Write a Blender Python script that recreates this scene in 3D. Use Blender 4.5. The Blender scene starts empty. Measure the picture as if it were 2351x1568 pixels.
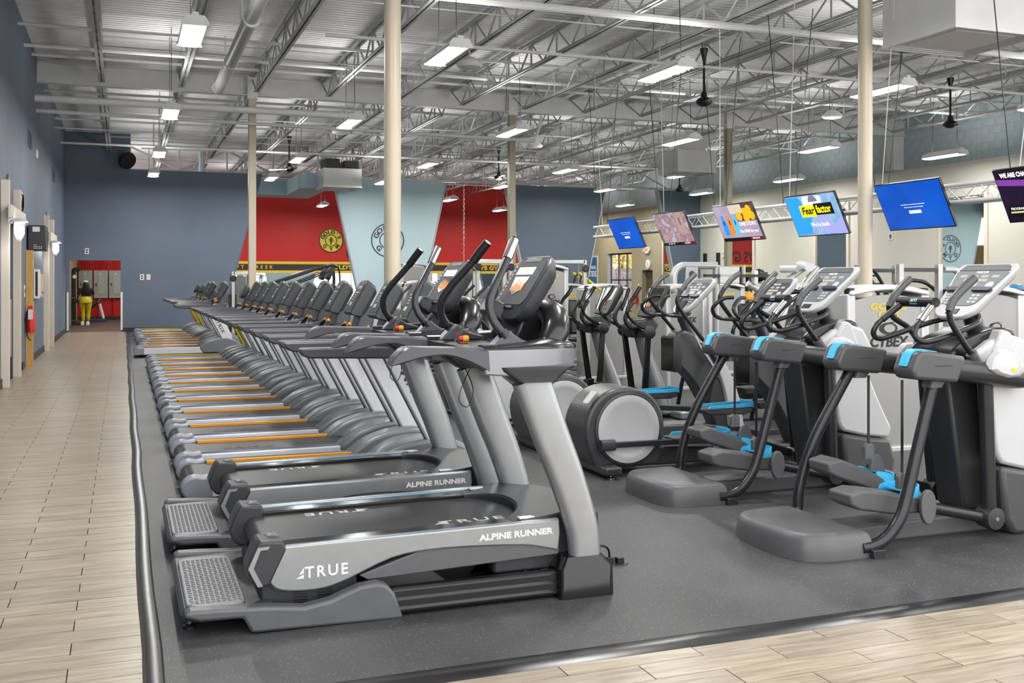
import bpy, bmesh, math, random
from mathutils import Vector as V, Matrix, Euler
D = bpy.data; S = bpy.context.scene; COL = S.collection
R = math.radians; PI = math.pi
random.seed(7)

# ---------------------------------------------------------------- camera, world, exposure
cam = D.cameras.new('camera'); cam.sensor_width = 36; cam.lens = 36.14; cam.shift_y = -0.0578
cam.clip_end = 300
co = D.objects.new('camera', cam); COL.objects.link(co)
co.location = (0, 0, 1.52); co.rotation_euler = (R(90), 0, -math.atan(891.5/2360))
S.camera = co
wd = D.worlds.new('world'); S.world = wd; wd.use_nodes = True
bg = wd.node_tree.nodes['Background']; bg.inputs[0].default_value = (1, .992, .985, 1); bg.inputs[1].default_value = 2.6
S.view_settings.view_transform = 'Standard'; S.view_settings.look = 'None'
S.view_settings.exposure = 0.28; S.view_settings.gamma = 1; S.view_settings.use_curve_mapping = False
S.cycles.use_denoising = True
S.cycles.max_bounces = 6; S.cycles.diffuse_bounces = 3; S.cycles.glossy_bounces = 3; S.cycles.caustics_reflective = False; S.cycles.caustics_refractive = False; S.cycles.adaptive_threshold = .02
LAMP_DOWN, DECK_FILL = 78, 22

# ---------------------------------------------------------------- helpers
def lin(c):
    return tuple(((x/255)/12.92 if x/255 <= .04045 else ((x/255+.055)/1.055)**2.4) for x in c)
MATS = {}
def mat(name, c, rough=.5, metal=0, var=.06, scale=30, bump=0, bscale=200, emit=0, spec=.5, coat=0, trans=0, stretch=None):
    if name in MATS: return MATS[name]
    m = D.materials.new(name); m.use_nodes = True; nt = m.node_tree; N = nt.nodes; L = nt.links
    b = N['Principled BSDF']; col = lin(c) + (1,)
    b.inputs['Roughness'].default_value = rough; b.inputs['Metallic'].default_value = metal
    b.inputs['Specular IOR Level'].default_value = spec; b.inputs['Coat Weight'].default_value = coat
    b.inputs['Transmission Weight'].default_value = trans
    b.inputs['Base Color'].default_value = col
    if var or bump:
        tc = N.new('ShaderNodeTexCoord'); src = tc.outputs['Object']
        if stretch:
            mp = N.new('ShaderNodeMapping'); mp.inputs['Scale'].default_value = stretch
            L.new(src, mp.inputs['Vector']); src = mp.outputs['Vector']
    if var:
        n = N.new('ShaderNodeTexNoise'); n.inputs['Scale'].default_value = scale; n.inputs['Detail'].default_value = 3
        r = N.new('ShaderNodeValToRGB')
        r.color_ramp.elements[0].position = .3; r.color_ramp.elements[1].position = .7
        r.color_ramp.elements[0].color = tuple(x*(1-var) for x in col[:3]) + (1,)
        r.color_ramp.elements[1].color = tuple(min(1, x*(1+var)) for x in col[:3]) + (1,)
        L.new(src, n.inputs['Vector']); L.new(n.outputs['Fac'], r.inputs['Fac']); L.new(r.outputs['Color'], b.inputs['Base Color'])
    if bump:
        n2 = N.new('ShaderNodeTexNoise'); n2.inputs['Scale'].default_value = bscale
        bm_ = N.new('ShaderNodeBump'); bm_.inputs['Strength'].default_value = bump; bm_.inputs['Distance'].default_value = .01
        L.new(src, n2.inputs['Vector']); L.new(n2.outputs['Fac'], bm_.inputs['Height']); L.new(bm_.outputs['Normal'], b.inputs['Normal'])
    if emit:
        b.inputs['Emission Color'].default_value = col; b.inputs['Emission Strength'].default_value = emit
    MATS[name] = m
    return m

def catmull(P, n):
    P = [V(p) for p in P]; out = []
    for i in range(len(P)-1):
        p0 = P[max(i-1, 0)]; p1 = P[i]; p2 = P[i+1]; p3 = P[min(i+2, len(P)-1)]
        for k in range(n):
            t = k/n
            out.append(.5*((2*p1)+(p2-p0)*t+(2*p0-5*p1+4*p2-p3)*t*t+(3*p1-p0-3*p2+p3)*t**3))
    out.append(P[-1]); return out
def cat2(P, n):
    return [(p.x, p.y) for p in catmull([(a, b, 0) for a, b in P], n)]

ORG = {}
class G:
    def __init__(s): s.v = []; s.f = []
    def add(s, vs, fs):
        n = len(s.v); s.v += [tuple(v) for v in vs]; s.f += [tuple(i+n for i in f) for f in fs]; return s
    def box(s, c, d, rot=None):
        c = V(c); m = Euler(rot).to_matrix() if rot else Matrix.Identity(3)
        vs = [c + m @ V((sx*d[0]/2, sy*d[1]/2, sz*d[2]/2)) for sx in (-1, 1) for sy in (-1, 1) for sz in (-1, 1)]
        return s.add(vs, [(0,1,3,2),(4,6,7,5),(0,4,5,1),(2,3,7,6),(0,2,6,4),(1,5,7,3)])
    def bb(s, x0, x1, y0, y1, z0, z1):
        return s.box(((x0+x1)/2, (y0+y1)/2, (z0+z1)/2), (abs(x1-x0), abs(y1-y0), abs(z1-z0)))
    def tube(s, pts, r, seg=8, sm=0, caps=True, fl=1, up=None):
        n0 = len(pts); P = catmull(pts, sm) if sm else [V(p) for p in pts]
        n = len(P)
        if isinstance(r, (list, tuple)):
            rr = [r[min(len(r)-1, int(i/(n-1)*(len(r)-1)))] + (r[min(len(r)-1, int(i/(n-1)*(len(r)-1))+1)]-r[min(len(r)-1, int(i/(n-1)*(len(r)-1)))])*((i/(n-1)*(len(r)-1)) % 1) for i in range(n)]
        else: rr = [r]*n
        T = [(P[min(i+1, n-1)]-P[max(i-1, 0)]).normalized() for i in range(n)]
        u = V(up) if up else (V((0,0,1)) if abs(T[0].z) < .9 else V((0,1,0)))
        rings = []
        for i in range(n):
            u = (u - T[i]*u.dot(T[i]))
            if u.length < 1e-6: u = T[i].orthogonal()
            u.normalize(); w = T[i].cross(u)
            rings.append([P[i] + u*math.cos(a)*rr[i] + w*math.sin(a)*rr[i]*fl for a in [2*PI*k/seg for k in range(seg)]])
        return s.loft(rings, caps)
    def loft(s, rings, caps=True, closed=True):
        k = len(rings[0]); vs = [p for r in rings for p in r]; fs = []
        for i in range(len(rings)-1):
            for j in range(k if closed else k-1):
                j2 = (j+1) % k; fs.append((i*k+j, i*k+j2, (i+1)*k+j2, (i+1)*k+j))
        if caps and closed:
            fs.append(tuple(range(k))[::-1]); fs.append(tuple((len(rings)-1)*k+j for j in range(k)))
        return s.add(vs, fs)
    def prism(s, prof, a, b, ax='y'):
        mk = {'y': lambda p, t: (p[0], t, p[1]), 'x': lambda p, t: (t, p[0], p[1]), 'z': lambda p, t: (p[0], p[1], t)}[ax]
        return s.loft([[mk(p, a) for p in prof], [mk(p, b) for p in prof]])
    def lathe(s, prof, c, ax='z', seg=16):
        c = V(c); rings = []
        for r, t in prof:
            ring = []
            for k in range(seg):
                a = 2*PI*k/seg; x, y = r*math.cos(a), r*math.sin(a)
                ring.append(c + V({'z': (x, y, t), 'x': (t, x, y), 'y': (x, t, y)}[ax]))
            rings.append(ring)
        return s.loft(rings)
    def xf(s, m):
        s.v = [tuple(m @ V(v)) for v in s.v]; return s
    def ob(s, name, material, parent=None, bev=0, bseg=2, smooth=35, org=None, **props):
        me = D.meshes.new(name)
        o_ = ORG[parent.name] if parent else (V(org) if org else None)
        if o_ is None:
            xs = [v[0] for v in s.v]; ys = [v[1] for v in s.v]; zs = [v[2] for v in s.v]
            o_ = V(((min(xs)+max(xs))/2, (min(ys)+max(ys))/2, min(zs)))
        me.from_pydata([tuple(V(v)-o_) for v in s.v], [], s.f)
        bm = bmesh.new(); bm.from_mesh(me); bmesh.ops.recalc_face_normals(bm, faces=bm.faces); bm.to_mesh(me); bm.free()
        if smooth:
            me.polygons.foreach_set('use_smooth', [True]*len(me.polygons)); me.set_sharp_from_angle(angle=R(smooth))
        return mobj(name, me, material, parent, bev, bseg, o_, **props)
def mobj(name, me, material, parent=None, bev=0, bseg=2, o_=None, loc=None, **props):
    if material is not None and not me.materials: me.materials.append(material)
    o = D.objects.new(name, me); COL.objects.link(o)
    if parent: o.parent = parent
    elif o_ is not None: o.location = o_
    if loc: o.location = loc
    if o_ is not None: ORG[o.name] = V(o_)
    if bev:
        b = o.modifiers.new('bevel', 'BEVEL'); b.width = bev; b.segments = bseg; b.limit_method = 'ANGLE'; b.angle_limit = R(38)
    for k, v in props.items(): o[k] = v
    return o
def thing(name, loc, label, cat, group=None, rz=0):
    o = D.objects.new(name, None); COL.objects.link(o); o.location = loc; o.empty_display_size = .2
    o['label'] = label; o['category'] = cat
    if group: o['group'] = group
    ORG[o.name] = V(loc); o.rotation_euler = (0, 0, rz)
    return o
def root(name, loc, label=None):      # a piece of the setting that parents its pieces
    o = D.objects.new(name, None); COL.objects.link(o); o.location = loc; o['kind'] = 'structure'
    if label: o['label'] = label
    ORG[o.name] = V(loc); return o
def tag(o, label, cat, group=None):
    o['label'] = label; o['category'] = cat
    if group: o['group'] = group
    return o
def copy_tree(o, loc, label=None, rz=None):
    def rec(a, par):
        c = a.copy(); COL.objects.link(c)
        if par: c.parent = par
        for ch in a.children: rec(ch, c)
        return c
    r = rec(o, None); r.location = loc
    if rz is not None: r.rotation_euler = (0, 0, rz)
    if label: r['label'] = label
    return r
TXT = {}
def text_mesh(s, size, ext=.002, xs=1, shear=0, spacing=1, heavy=0):
    k = (s, size, ext, xs, shear, spacing, heavy)
    if k not in TXT:
        cu = D.curves.new('t', 'FONT'); cu.body = s; cu.size = size; cu.extrude = ext; cu.align_x = 'CENTER'; cu.align_y = 'CENTER'
        cu.shear = shear; cu.space_character = spacing; cu.resolution_u = 3; cu.offset = heavy
        o = D.objects.new('t', cu); me = D.meshes.new_from_object(o)
        D.objects.remove(o); D.curves.remove(cu)
        for v in me.vertices: v.co.x *= xs
        TXT[k] = [(tuple(v.co)) for v in me.vertices], [tuple(p.vertices) for p in me.polygons]
        D.meshes.remove(me)
    return TXT[k]
def text(g, s, m, size, **kw):          # adds flat lettering to a builder; m maps text plane (x right, y up, z out) to the place
    vs, fs = text_mesh(s, size, **kw)
    return g.add([m @ V(v) for v in vs], fs)
def frame(o, right, up):
    r = V(right).normalized(); u = V(up); u = (u - r*u.dot(r)).normalized(); n = r.cross(u)
    return Matrix(((r.x, u.x, n.x, o[0]), (r.y, u.y, n.y, o[1]), (r.z, u.z, n.z, o[2]), (0, 0, 0, 1)))
def arc(cx, cz, r, a0, a1, n, rz=None):
    return [(cx + r*math.cos(R(a0+(a1-a0)*i/n)), cz + (rz or r)*math.sin(R(a0+(a1-a0)*i/n))) for i in range(n+1)]
def rrect(x0, x1, y0, y1, r, n=3):
    return arc(x1-r, y1-r, r, 0, 90, n) + arc(x0+r, y1-r, r, 90, 180, n) + arc(x0+r, y0+r, r, 180, 270, n) + arc(x1-r, y0+r, r, 270, 360, n)
def link_copies(mesh, name, parent, locs, rots=None, **props):
    for i, l in enumerate(locs):
        o = D.objects.new(name, mesh); COL.objects.link(o); o.parent = parent; o.location = l
        if rots: o.rotation_euler = rots[i]
        for k, v in props.items(): o[k] = v
def gmesh(g, name, material, smooth=35):
    o = g.ob(name, material, None, smooth=smooth, org=(0, 0, 0)); me = o.data; D.objects.remove(o); return me

# ---------------------------------------------------------------- materials
WHITE = mat('painted_white_steel', (214, 214, 212), .45, 0, .05, 3)
DECKM = mat('roof_deck_paint', (222, 222, 222), .5, 0, .06, 1.2)
JOISTM = mat('joist_paint', (166, 167, 167), .45, 0, .08, 4)
BLUE = mat('slate_blue_wall_paint', (100, 112, 129), .6, 0, .07, .9, .06, 60)
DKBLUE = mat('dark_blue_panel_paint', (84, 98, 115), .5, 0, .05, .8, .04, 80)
LTBLUE = mat('pale_blue_panel_paint', (178, 202, 209), .5, 0, .04, .8, .04, 80)
RED = mat('red_block_paint', (198, 20, 10), .5, 0, .08, 2, .08, 40)
OLIVE = mat('olive_wall_paint', (158, 150, 122), .6, 0, .05, 1, .05, 60)
BEIGE = mat('beige_wall_panel', (214, 211, 199), .55, 0, .03, 1, .03, 60)
BLOCKB = mat('blue_grey_block_paint', (176, 189, 194), .6, 0, .07, 2, .1, 40)
COLM = mat('column_tan_paint', (198, 186, 164), .32, 0, .04, 2)
COLG = mat('column_khaki_paint', (150, 142, 118), .4, 0, .04, 2)
BLACKP = mat('black_plastic', (22, 22, 24), .38, 0, .12, 20, .03, 400)
DKGREY = mat('dark_grey_plastic', (50, 51, 54), .4, 0, .08, 20, .05, 500)
MIDGREY = mat('mid_grey_plastic', (86, 87, 89), .4, 0, .06, 15, .03, 500)
SILVER = mat('silver_paint', (156, 158, 160), .3, .55, .04, 12)
LTSILVER = mat('light_silver_paint', (222, 223, 227), .3, .15, .03, 12)
LTGREY = mat('light_grey_plastic', (184, 185, 187), .35, 0, .03, 8)
CHROME = mat('chrome', (205, 205, 205), .12, 1, 0)
STEELD = mat('dark_coated_tube', (52, 53, 56), .28, .35, .06, 15)
GLOSSB = mat('gloss_black', (15, 15, 17), .16, 0, .1, 10)
BELT = mat('running_belt', (42, 43, 45), .42, 0, .14, 8, .08, 300, stretch=(.35, 3, 3))
RUBBER = mat('black_rubber', (32, 32, 33), .5, 0, .15, 30, .1, 200)
ORANGE = mat('orange_trim', (238, 160, 40), .4, 0, .04, 10)
YELLOW = mat('yellow_paint', (222, 196, 20), .4, 0, .05, 6)
CYAN = mat('cyan_plastic', (60, 178, 226), .35, 0, .04, 6)
WOOD = mat('honey_oak_door', (214, 165, 92), .45, 0, .12, 4, 0, 0, stretch=(8, 8, .7))
CREAM = mat('cream_post_paint', (226, 214, 199), .5, 0, .03, 5)
REDP = mat('red_plastic', (214, 38, 26), .35, 0, .04, 6)
WHITEP = mat('white_plastic', (232, 232, 230), .4, 0, .02, 6)
GREENP = mat('green_button', (96, 176, 52), .4, 0, .03, 6)
INK = mat('charcoal_lettering', (52, 58, 70), .5, 0, .02)
BLACKINK = mat('black_lettering', (24, 24, 25), .5, 0, .02)
WHITEINK = mat('white_lettering', (236, 236, 236), .5, 0, .02)
GOLDINK = mat('gold_lettering', (222, 188, 40), .45, 0, .03)
MIRROR = mat('mirror_glass', (225, 230, 228), .02, 1, 0)
GLASSY = mat('window_glass', (255, 255, 255), .02, 0, 0, trans=1)

# rubber floor: dark speckled
def rubber_floor_mat():
    m = D.materials.new('speckled_rubber_floor'); m.use_nodes = True; nt = m.node_tree; N = nt.nodes; L = nt.links; b = N['Principled BSDF']
    tc = N.new('ShaderNodeTexCoord')
    vo = N.new('ShaderNodeTexVoronoi'); vo.inputs['Scale'].default_value = 75
    lt = N.new('ShaderNodeMath'); lt.operation = 'LESS_THAN'; lt.inputs[1].default_value = .17
    sep = N.new('ShaderNodeSeparateColor'); gt = N.new('ShaderNodeMath'); gt.operation = 'GREATER_THAN'; gt.inputs[1].default_value = .5
    mul = N.new('ShaderNodeMath'); mul.operation = 'MULTIPLY'
    n = N.new('ShaderNodeTexNoise'); n.inputs['Scale'].default_value = 1.3; n.inputs['Detail'].default_value = 6
    r = N.new('ShaderNodeValToRGB'); e = r.color_ramp.elements
    e[0].position = .3; e[0].color = lin((54, 54, 55)) + (1,); e[1].position = .72; e[1].color = lin((76, 76, 77)) + (1,)
    mx = N.new('ShaderNodeMix'); mx.data_type = 'RGBA'; mx.inputs['B'].default_value = lin((150, 150, 149)) + (1,)
    L.new(tc.outputs['Object'], vo.inputs['Vector']); L.new(tc.outputs['Object'], n.inputs['Vector'])
    L.new(vo.outputs['Distance'], lt.inputs[0]); L.new(vo.outputs['Color'], sep.inputs[0]); L.new(sep.outputs[0], gt.inputs[0])
    L.new(lt.outputs[0], mul.inputs[0]); L.new(gt.outputs[0], mul.inputs[1])
    L.new(n.outputs['Fac'], r.inputs['Fac']); L.new(r.outputs['Color'], mx.inputs['A']); L.new(mul.outputs[0], mx.inputs['Factor'])
    L.new(mx.outputs['Result'], b.inputs['Base Color'])
    r2 = N.new('ShaderNodeMapRange'); r2.inputs['To Min'].default_value = .38; r2.inputs['To Max'].default_value = .6
    L.new(n.outputs['Fac'], r2.inputs['Value']); L.new(r2.outputs[0], b.inputs['Roughness'])
    n3 = N.new('ShaderNodeTexNoise'); n3.inputs['Scale'].default_value = 150
    bp = N.new('ShaderNodeBump'); bp.inputs['Strength'].default_value = .12; bp.inputs['Distance'].default_value = .01
    L.new(tc.outputs['Object'], n3.inputs['Vector']); L.new(n3.outputs['Fac'], bp.inputs['Height']); L.new(bp.outputs['Normal'], b.inputs['Normal'])
    return m
def plank_mat():
    m = D.materials.new('wood_look_plank_tile'); m.use_nodes = True; nt = m.node_tree; N = nt.nodes; L = nt.links; b = N['Principled BSDF']
    tc = N.new('ShaderNodeTexCoord'); oi = N.new('ShaderNodeObjectInfo'); ge = N.new('ShaderNodeNewGeometry')
    mp = N.new('ShaderNodeMapping'); mp.inputs['Scale'].default_value = (2.2, 26, 1)
    ad = N.new('ShaderNodeVectorMath'); ad.operation = 'ADD'
    cb = N.new('ShaderNodeCombineXYZ')
    L.new(oi.outputs['Random'], cb.inputs[2]); L.new(ge.outputs['Position'], mp.inputs['Vector'])
    L.new(mp.outputs['Vector'], ad.inputs[0]); L.new(cb.outputs[0], ad.inputs[1])
    n = N.new('ShaderNodeTexNoise'); n.inputs['Scale'].default_value = 1.5; n.inputs['Detail'].default_value = 5; n.inputs['Roughness'].default_value = .62
    r = N.new('ShaderNodeValToRGB'); e = r.color_ramp.elements
    e[0].position = .28; e[0].color = lin((128, 115, 97)) + (1,); e[1].position = .7; e[1].color = lin((180, 168, 148)) + (1,)
    L.new(ad.outputs[0], n.inputs['Vector']); L.new(n.outputs['Fac'], r.inputs['Fac'])
    hs = N.new('ShaderNodeHueSaturation'); mr = N.new('ShaderNodeMapRange'); mr.inputs['To Min'].default_value = .9; mr.inputs['To Max'].default_value = 1.08
    L.new(oi.outputs['Random'], mr.inputs['Value']); L.new(mr.outputs[0], hs.inputs['Value']); L.new(r.outputs['Color'], hs.inputs['Color'])
    L.new(hs.outputs['Color'], b.inputs['Base Color']); b.inputs['Roughness'].default_value = .34
    return m
RUBFLOOR = rubber_floor_mat(); PLANKM = plank_mat()
GROUT = mat('dark_grout', (58, 46, 33), .8, 0, .1, 40)
# ================================================================ THE SETTING
XL, XR, YP, YB, ZD = -1.65, 20.4, 33.9, 45.0, 6.1      # left wall, right wall, panel row, back wall, deck
def struct(o, label=None):
    o['kind'] = 'structure'
    if label: o['label'] = label
    return o
# ---- floors
fl = struct(G().bb(-4, 23, -4, YB+.3, -.12, -.008).ob('floor', GROUT, org=(0, 0, 0)), 'wood-look plank tile floor with dark joints along the blue wall')
pw, pl, gap = .153, .604, .005
planks = []
k0 = int((-3-4.253)/pw)
for k in range(-20, 195):
    y0 = 4.253 + k*pw
    if y0 > YP-.02: break
    off = -.205 + (0 if k % 2 == 0 else .302)
    xmin, xmax = (XL, .11) if y0 > 3.72 else (-2.4, 6.6)
    i = math.floor((xmin-off)/pl)
    while off + i*pl < xmax:
        a = max(off + i*pl, xmin); b = min(off + (i+1)*pl, xmax); i += 1
        if b - a > .03: planks.append((a+gap*.5, b-gap*.5, y0+gap*.5, y0+pw-gap*.5))
def vis(p):
    x, y = (p[0]+p[1])/2, (p[2]+p[3])/2
    d = x*.3533+y*.9355; l = x*.9355-y*.3533
    if d < .5: return 0
    u, v = 1175.5+2360*l/d, 648+2360*1.52/d
    return 0 if (u < -150 or u > 2500 or v > 1640) else 1/d
planks.sort(key=vis, reverse=True)
pm = {}
for n, (a, b, c, d) in enumerate(planks[:300]):
    key = (round(b-a, 3), round(d-c, 3))
    if key not in pm:
        pm[key] = gmesh(G().bb(-key[0]/2, key[0]/2, -key[1]/2, key[1]/2, -.008, 0), 'plank', PLANKM)
    o = D.objects.new('plank', pm[key]); COL.objects.link(o); o.parent = fl; o.location = ((a+b)/2, (c+d)/2, random.uniform(-.0006, .0006))
g = G()
for (a, b, c, d) in planks[300:]: g.bb(a, b, c, d, -.008, 0)
g.ob('far_planks', PLANKM, fl, kind='stuff')
struct(G().bb(.13, XR, 3.83, YB, -.02, .004).ob('rubber_floor', RUBFLOOR, org=(0, 0, 0)), 'dark grey speckled rubber gym floor')
struct(G().bb(XL-.4, .6, YP+.1, YB, -.02, .003).ob('alcove_floor', mat('brown_rubber_floor', (74, 66, 60), .5, 0, .08, 2), org=(0, 0, 0)), 'dark brown rubber floor beyond the doorway')
# green turf at the far right
struct(G().bb(12.5, 19.5, 28.6, 33, .004, .01).ob('turf_strip', mat('green_turf', (96, 122, 64), .9, 0, .2, 60, .2, 300), org=(0, 0, 0)), 'green turf strip beyond the weight machines')
EDGE = mat('black_edging_rubber', (32, 32, 34), .27, 0, .15, 6, .05, 12)
pts = [(0.105+.007*math.sin(i*1.7)*(1 if i % 3 else .4), 3.75+i*.75, .0) for i in range(41)]
struct(G().tube([(p[0], p[1], 0) for p in pts], .042, 8, 2, True, .5, (1, 0, 0)).ob('trim_1', EDGE), 'black rubber edging along the tile corridor')
struct(G().prism([(3.73, -.004), (3.77, .012), (3.86, .012), (3.88, .004), (3.88, -.01), (3.73, -.01)], .07, 7.2, 'x').ob('trim_2', EDGE, bev=.004), 'black rubber edging across the front of the gym floor')

# ---- ceiling deck (ribs run across), girders, joists
prof = []
y = 3.0
while y < YB+.2:
    prof += [(y, ZD), (y+.1, ZD), (y+.112, ZD+.055), (y+.138, ZD+.055)]; y += .15
prof2 = prof + [(prof[-1][0], ZD+.2), (prof[0][0], ZD+.2)]
g = G(); n = len(prof)
g.add([(XL-.1, a, b) for a, b in prof] + [(XR+.2, a, b) for a, b in prof], [(i, i+1, n+i+1, n+i) for i in range(n-1)])
g.bb(XL-.1, XR+.2, 3, YB+.2, ZD+.06, ZD+.16)
struct(g.ob('ceiling', DECKM, smooth=0), 'white painted corrugated steel roof deck')
JX = [2.62+1.515*k for k in range(-2, 12)]
def ibeam(y, z0, z1, x0, x1):
    w, t = .1, .018
    return G().prism([(y-w, z0), (y+w, z0), (y+w, z0+t), (y+.008, z0+t), (y+.008, z1-t), (y+w, z1-t), (y+w, z1), (y-w, z1), (y-w, z1-t), (y-.008, z1-t), (y-.008, z0+t), (y-w, z0+t)], x0, x1, 'x')
rg = root('roof_girder', (9, 22.98, 5.6), 'deep white steel girder spanning the room over the square columns')
ibeam(22.98, 5.58, 6.0, XL, XR).ob('beam', WHITE, rg)
CX = [2.62, 8.67, 14.68]
bolt = gmesh(G().lathe([(.02, 0), (.02, .02), (.012, .026)], (0, 0, 0), 'y', 6), 'bolt', WHITE)
for x in CX:
    G().bb(x-.11, x+.11, 22.86, 22.97, 5.5, 6.0).ob('stiffener_plate', WHITE, rg)
    link_copies(bolt, 'bolt', rg, [V((x+sx*.17, 22.965, 5.65+.09*k))-V((9, 22.98, 5.6)) for sx in (-1, 1) for k in range(4)], [(0, 0, PI)]*8)
# open-web girder over the panel row
jg = root('joist_girder', (9, 35.5, 5.1), 'white open-web truss girder above the coloured panels')
G().bb(XL+1.8, XR, 35.42, 35.58, 5.12, 5.2).ob('bottom_chord', WHITE, jg)
G().bb(XL, XR, 35.42, 35.58, 5.92, 6.0).ob('top_chord', WHITE, jg)
i = 0
for x in [.2+1.515*k for k in range(14)]:
    if x+1.5 < XR:
        a, b = ((5.2, 5.92) if i % 2 else (5.92, 5.2)); i += 1
        G().tube([(x, 35.5, a), (x+1.5, 35.5, b)], .035, 4).ob('web_bar', WHITE, jg)
        G().bb(x-.025, x+.025, 35.46, 35.54, 5.2, 5.92).ob('web_post', WHITE, jg)
# bar joists
def joist_bars(L):
    nodes = []
    x = .75; n = int((L-1.5)/1.2); st = (L-1.5)/n
    return st, n
zt, zb = 6.02, 5.53
barm = {}
def bar(p, q, r, m):
    key = tuple(round(c, 3) for c in (V(q)-V(p)))
    if key not in barm: barm[key] = gmesh(G().tube([(0, 0, 0), V(q)-V(p)], r, 4), 'web_bar', m)
    return barm[key]
for (ya, yb) in ((10.5, 22.95), (23.0, 35.4), (35.6, 44.95)):
    L = yb-ya; st, n = joist_bars(L)
    tc = G().bb(-.062, -.01, 0, L, zt-.05, zt).bb(.01, .062, 0, L, zt-.05, zt)
    bc = G().bb(-.065, -.012, .75, L-.75, zb, zb+.012).bb(-.018, -.012, .75, L-.75, zb, zb+.06).bb(.012, .065, .75, L-.75, zb, zb+.012).bb(.012, .018, .75, L-.75, zb, zb+.06)
    tcm = gmesh(tc, 'top_chord', JOISTM); bcm = gmesh(bc, 'bottom_chord', JOISTM)
    for jx in JX:
        r_ = root('roof_joist', (jx, ya, 0), 'grey open-web bar joist under the roof deck')
        link_copies(tcm, 'top_chord', r_, [(0, 0, 0)]); link_copies(bcm, 'bottom_chord', r_, [(0, 0, 0)])
        for a, b in [((0, 0, zt-.06), (0, .75, zb+.02)), ((0, L, zt-.06), (0, L-.75, zb+.02))]:
            link_copies(bar(a, b, .02, JOISTM), 'web_bar', r_, [a])
        for i in range(n):
            y0 = .75+i*st; ym = y0+st/2
            for a, b in [((0, y0, zb+.02), (0, ym, zt-.03)), ((0, y0+st, zb+.02), (0, ym, zt-.03)), ((0, ym, zt-.03), (0, ym, zb+.02))]:
                link_copies(bar(a, b, .02, JOISTM), 'web_bar', r_, [a])
# bridging lines and pipes
def pipe(pts, r, label, seg=8, name='ceiling_pipe', m=WHITE, sm=0):
    return struct(G().tube(pts, r, seg, sm).ob(name, m), label)
for j, y in enumerate((14.6, 18.9, 26.2, 30.6, 38.5)):
    pipe([(JX[0], y, zb+.03), (JX[-1], y, zb+.03)], .014, 'thin bridging rod tying the bottom chords of the joists', 5, 'bridging_rod', JOISTM)
    pipe([(JX[0], y+1.1, zt-.05), (JX[-1], y+1.1, zt-.05)], .012, 'thin bridging rod tying the top chords of the joists', 5, 'bridging_rod', JOISTM)
for y, z, x0, x1, r in ((13.4, 5.4, 1.9, XR, .055), (18.9, 5.83, XL, XR, .03), (20.05, 5.72, XL, XR, .035), (21.7, 5.9, XL, 15.5, .035), (24.8, 5.75, XL, XR, .035), (28.6, 5.7, XL, XR, .03), (31.3, 5.42, XL, 19, .03), (28.9, 5.5, XL, 12, .02), (16.3, 5.45, 3, XR, .03), (33.2, 5.6, .5, XR, .025), (40, 5.5, 2, XR, .03)):
    pipe([(x0, y, z), (x1, y, z)], r, 'white sprinkler pipe running across under the roof')
pipe([(XL, 22.43, 5.18), (4.5, 22.43, 5.18)], .075, 'thick white pipe running out from the blue wall below the girder', 12)
pipe([(4.42, 22.43, 5.18), (4.75, 22.43, 5.18)], .085, 'thick white pipe elbow end below the girder', 12)
pipe([(XL, 22.75, 4.98), (8.4, 22.75, 4.9), (8.72, 22.75, 4.9), (9.2, 22.75, 5.0), (9.35, 22.75, 5.5)], .04, 'white pipe crossing low in front of the square columns', 8, sm=2)
dp = root('drain_pipe', (1.75, 18, 5.3), 'grey roof drain pipe sloping away under the deck')
G().tube([(1.72, 12.8, 5.36), (1.74, 20.9, 5.3)], .11, 14).ob('pipe', mat('grey_drain_pipe', (176, 176, 176), .4), dp)
for y in (15.2, 18.3, 20.8): G().lathe([(.125, 0), (.125, .07)], (1.735, y, 5.32), 'y', 14).ob('coupling', WHITE, dp)
for y in (16.6, 19.4): G().tube([(1.73, y, 5.4), (1.73, y, 6.0)], .025, 6).ob('hanger', WHITE, dp)

# ---- columns
def column(x, y, rnd, m, top, label, cap=None):
    c = root('column', (x, y, 0), label)
    if rnd: G().lathe([(.088, 0), (.088, top)], (x, y, 0), 'z', 28).ob('shaft', m, c)
    else: G().bb(x-.08, x+.08, y-.08, y+.08, 0, top).ob('shaft', m, c, bev=.012)
    G().bb(x-.16, x+.16, y-.16, y+.16, 0, .02).ob('base_plate', m, c)
    return c
column(2.62, 10.46, True, COLM, 6.08, 'round tan column standing among the treadmills')
column(8.67, 10.46, True, COLM, 6.08, 'round tan column standing behind the climbers on the right')
column(2.62, 22.98, False, COLM, 5.58, 'square tan column rising from the treadmill row by the blue panel')
column(8.67, 22.98, False, COLG, 5.58, 'square khaki column in front of the dark blue panel')
column(14.68, 22.98, False, COLG, 5.58, 'square khaki column by the mirrored wall on the right')
struct(G().bb(20.05, XR, 23.0, 23.35, 4.65, 5.6).ob('wall_pilaster', WHITE, bev=.01), 'white steel post end of the girder on the right wall')
for x in (8.45, 14.47, 2.4): struct(G().lathe([(.09, 4.9), (.09, 5.9)], (x, 35.2, 0), 'z', 16).ob('column_stub', WHITE), 'short white round column above a coloured panel')

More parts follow.
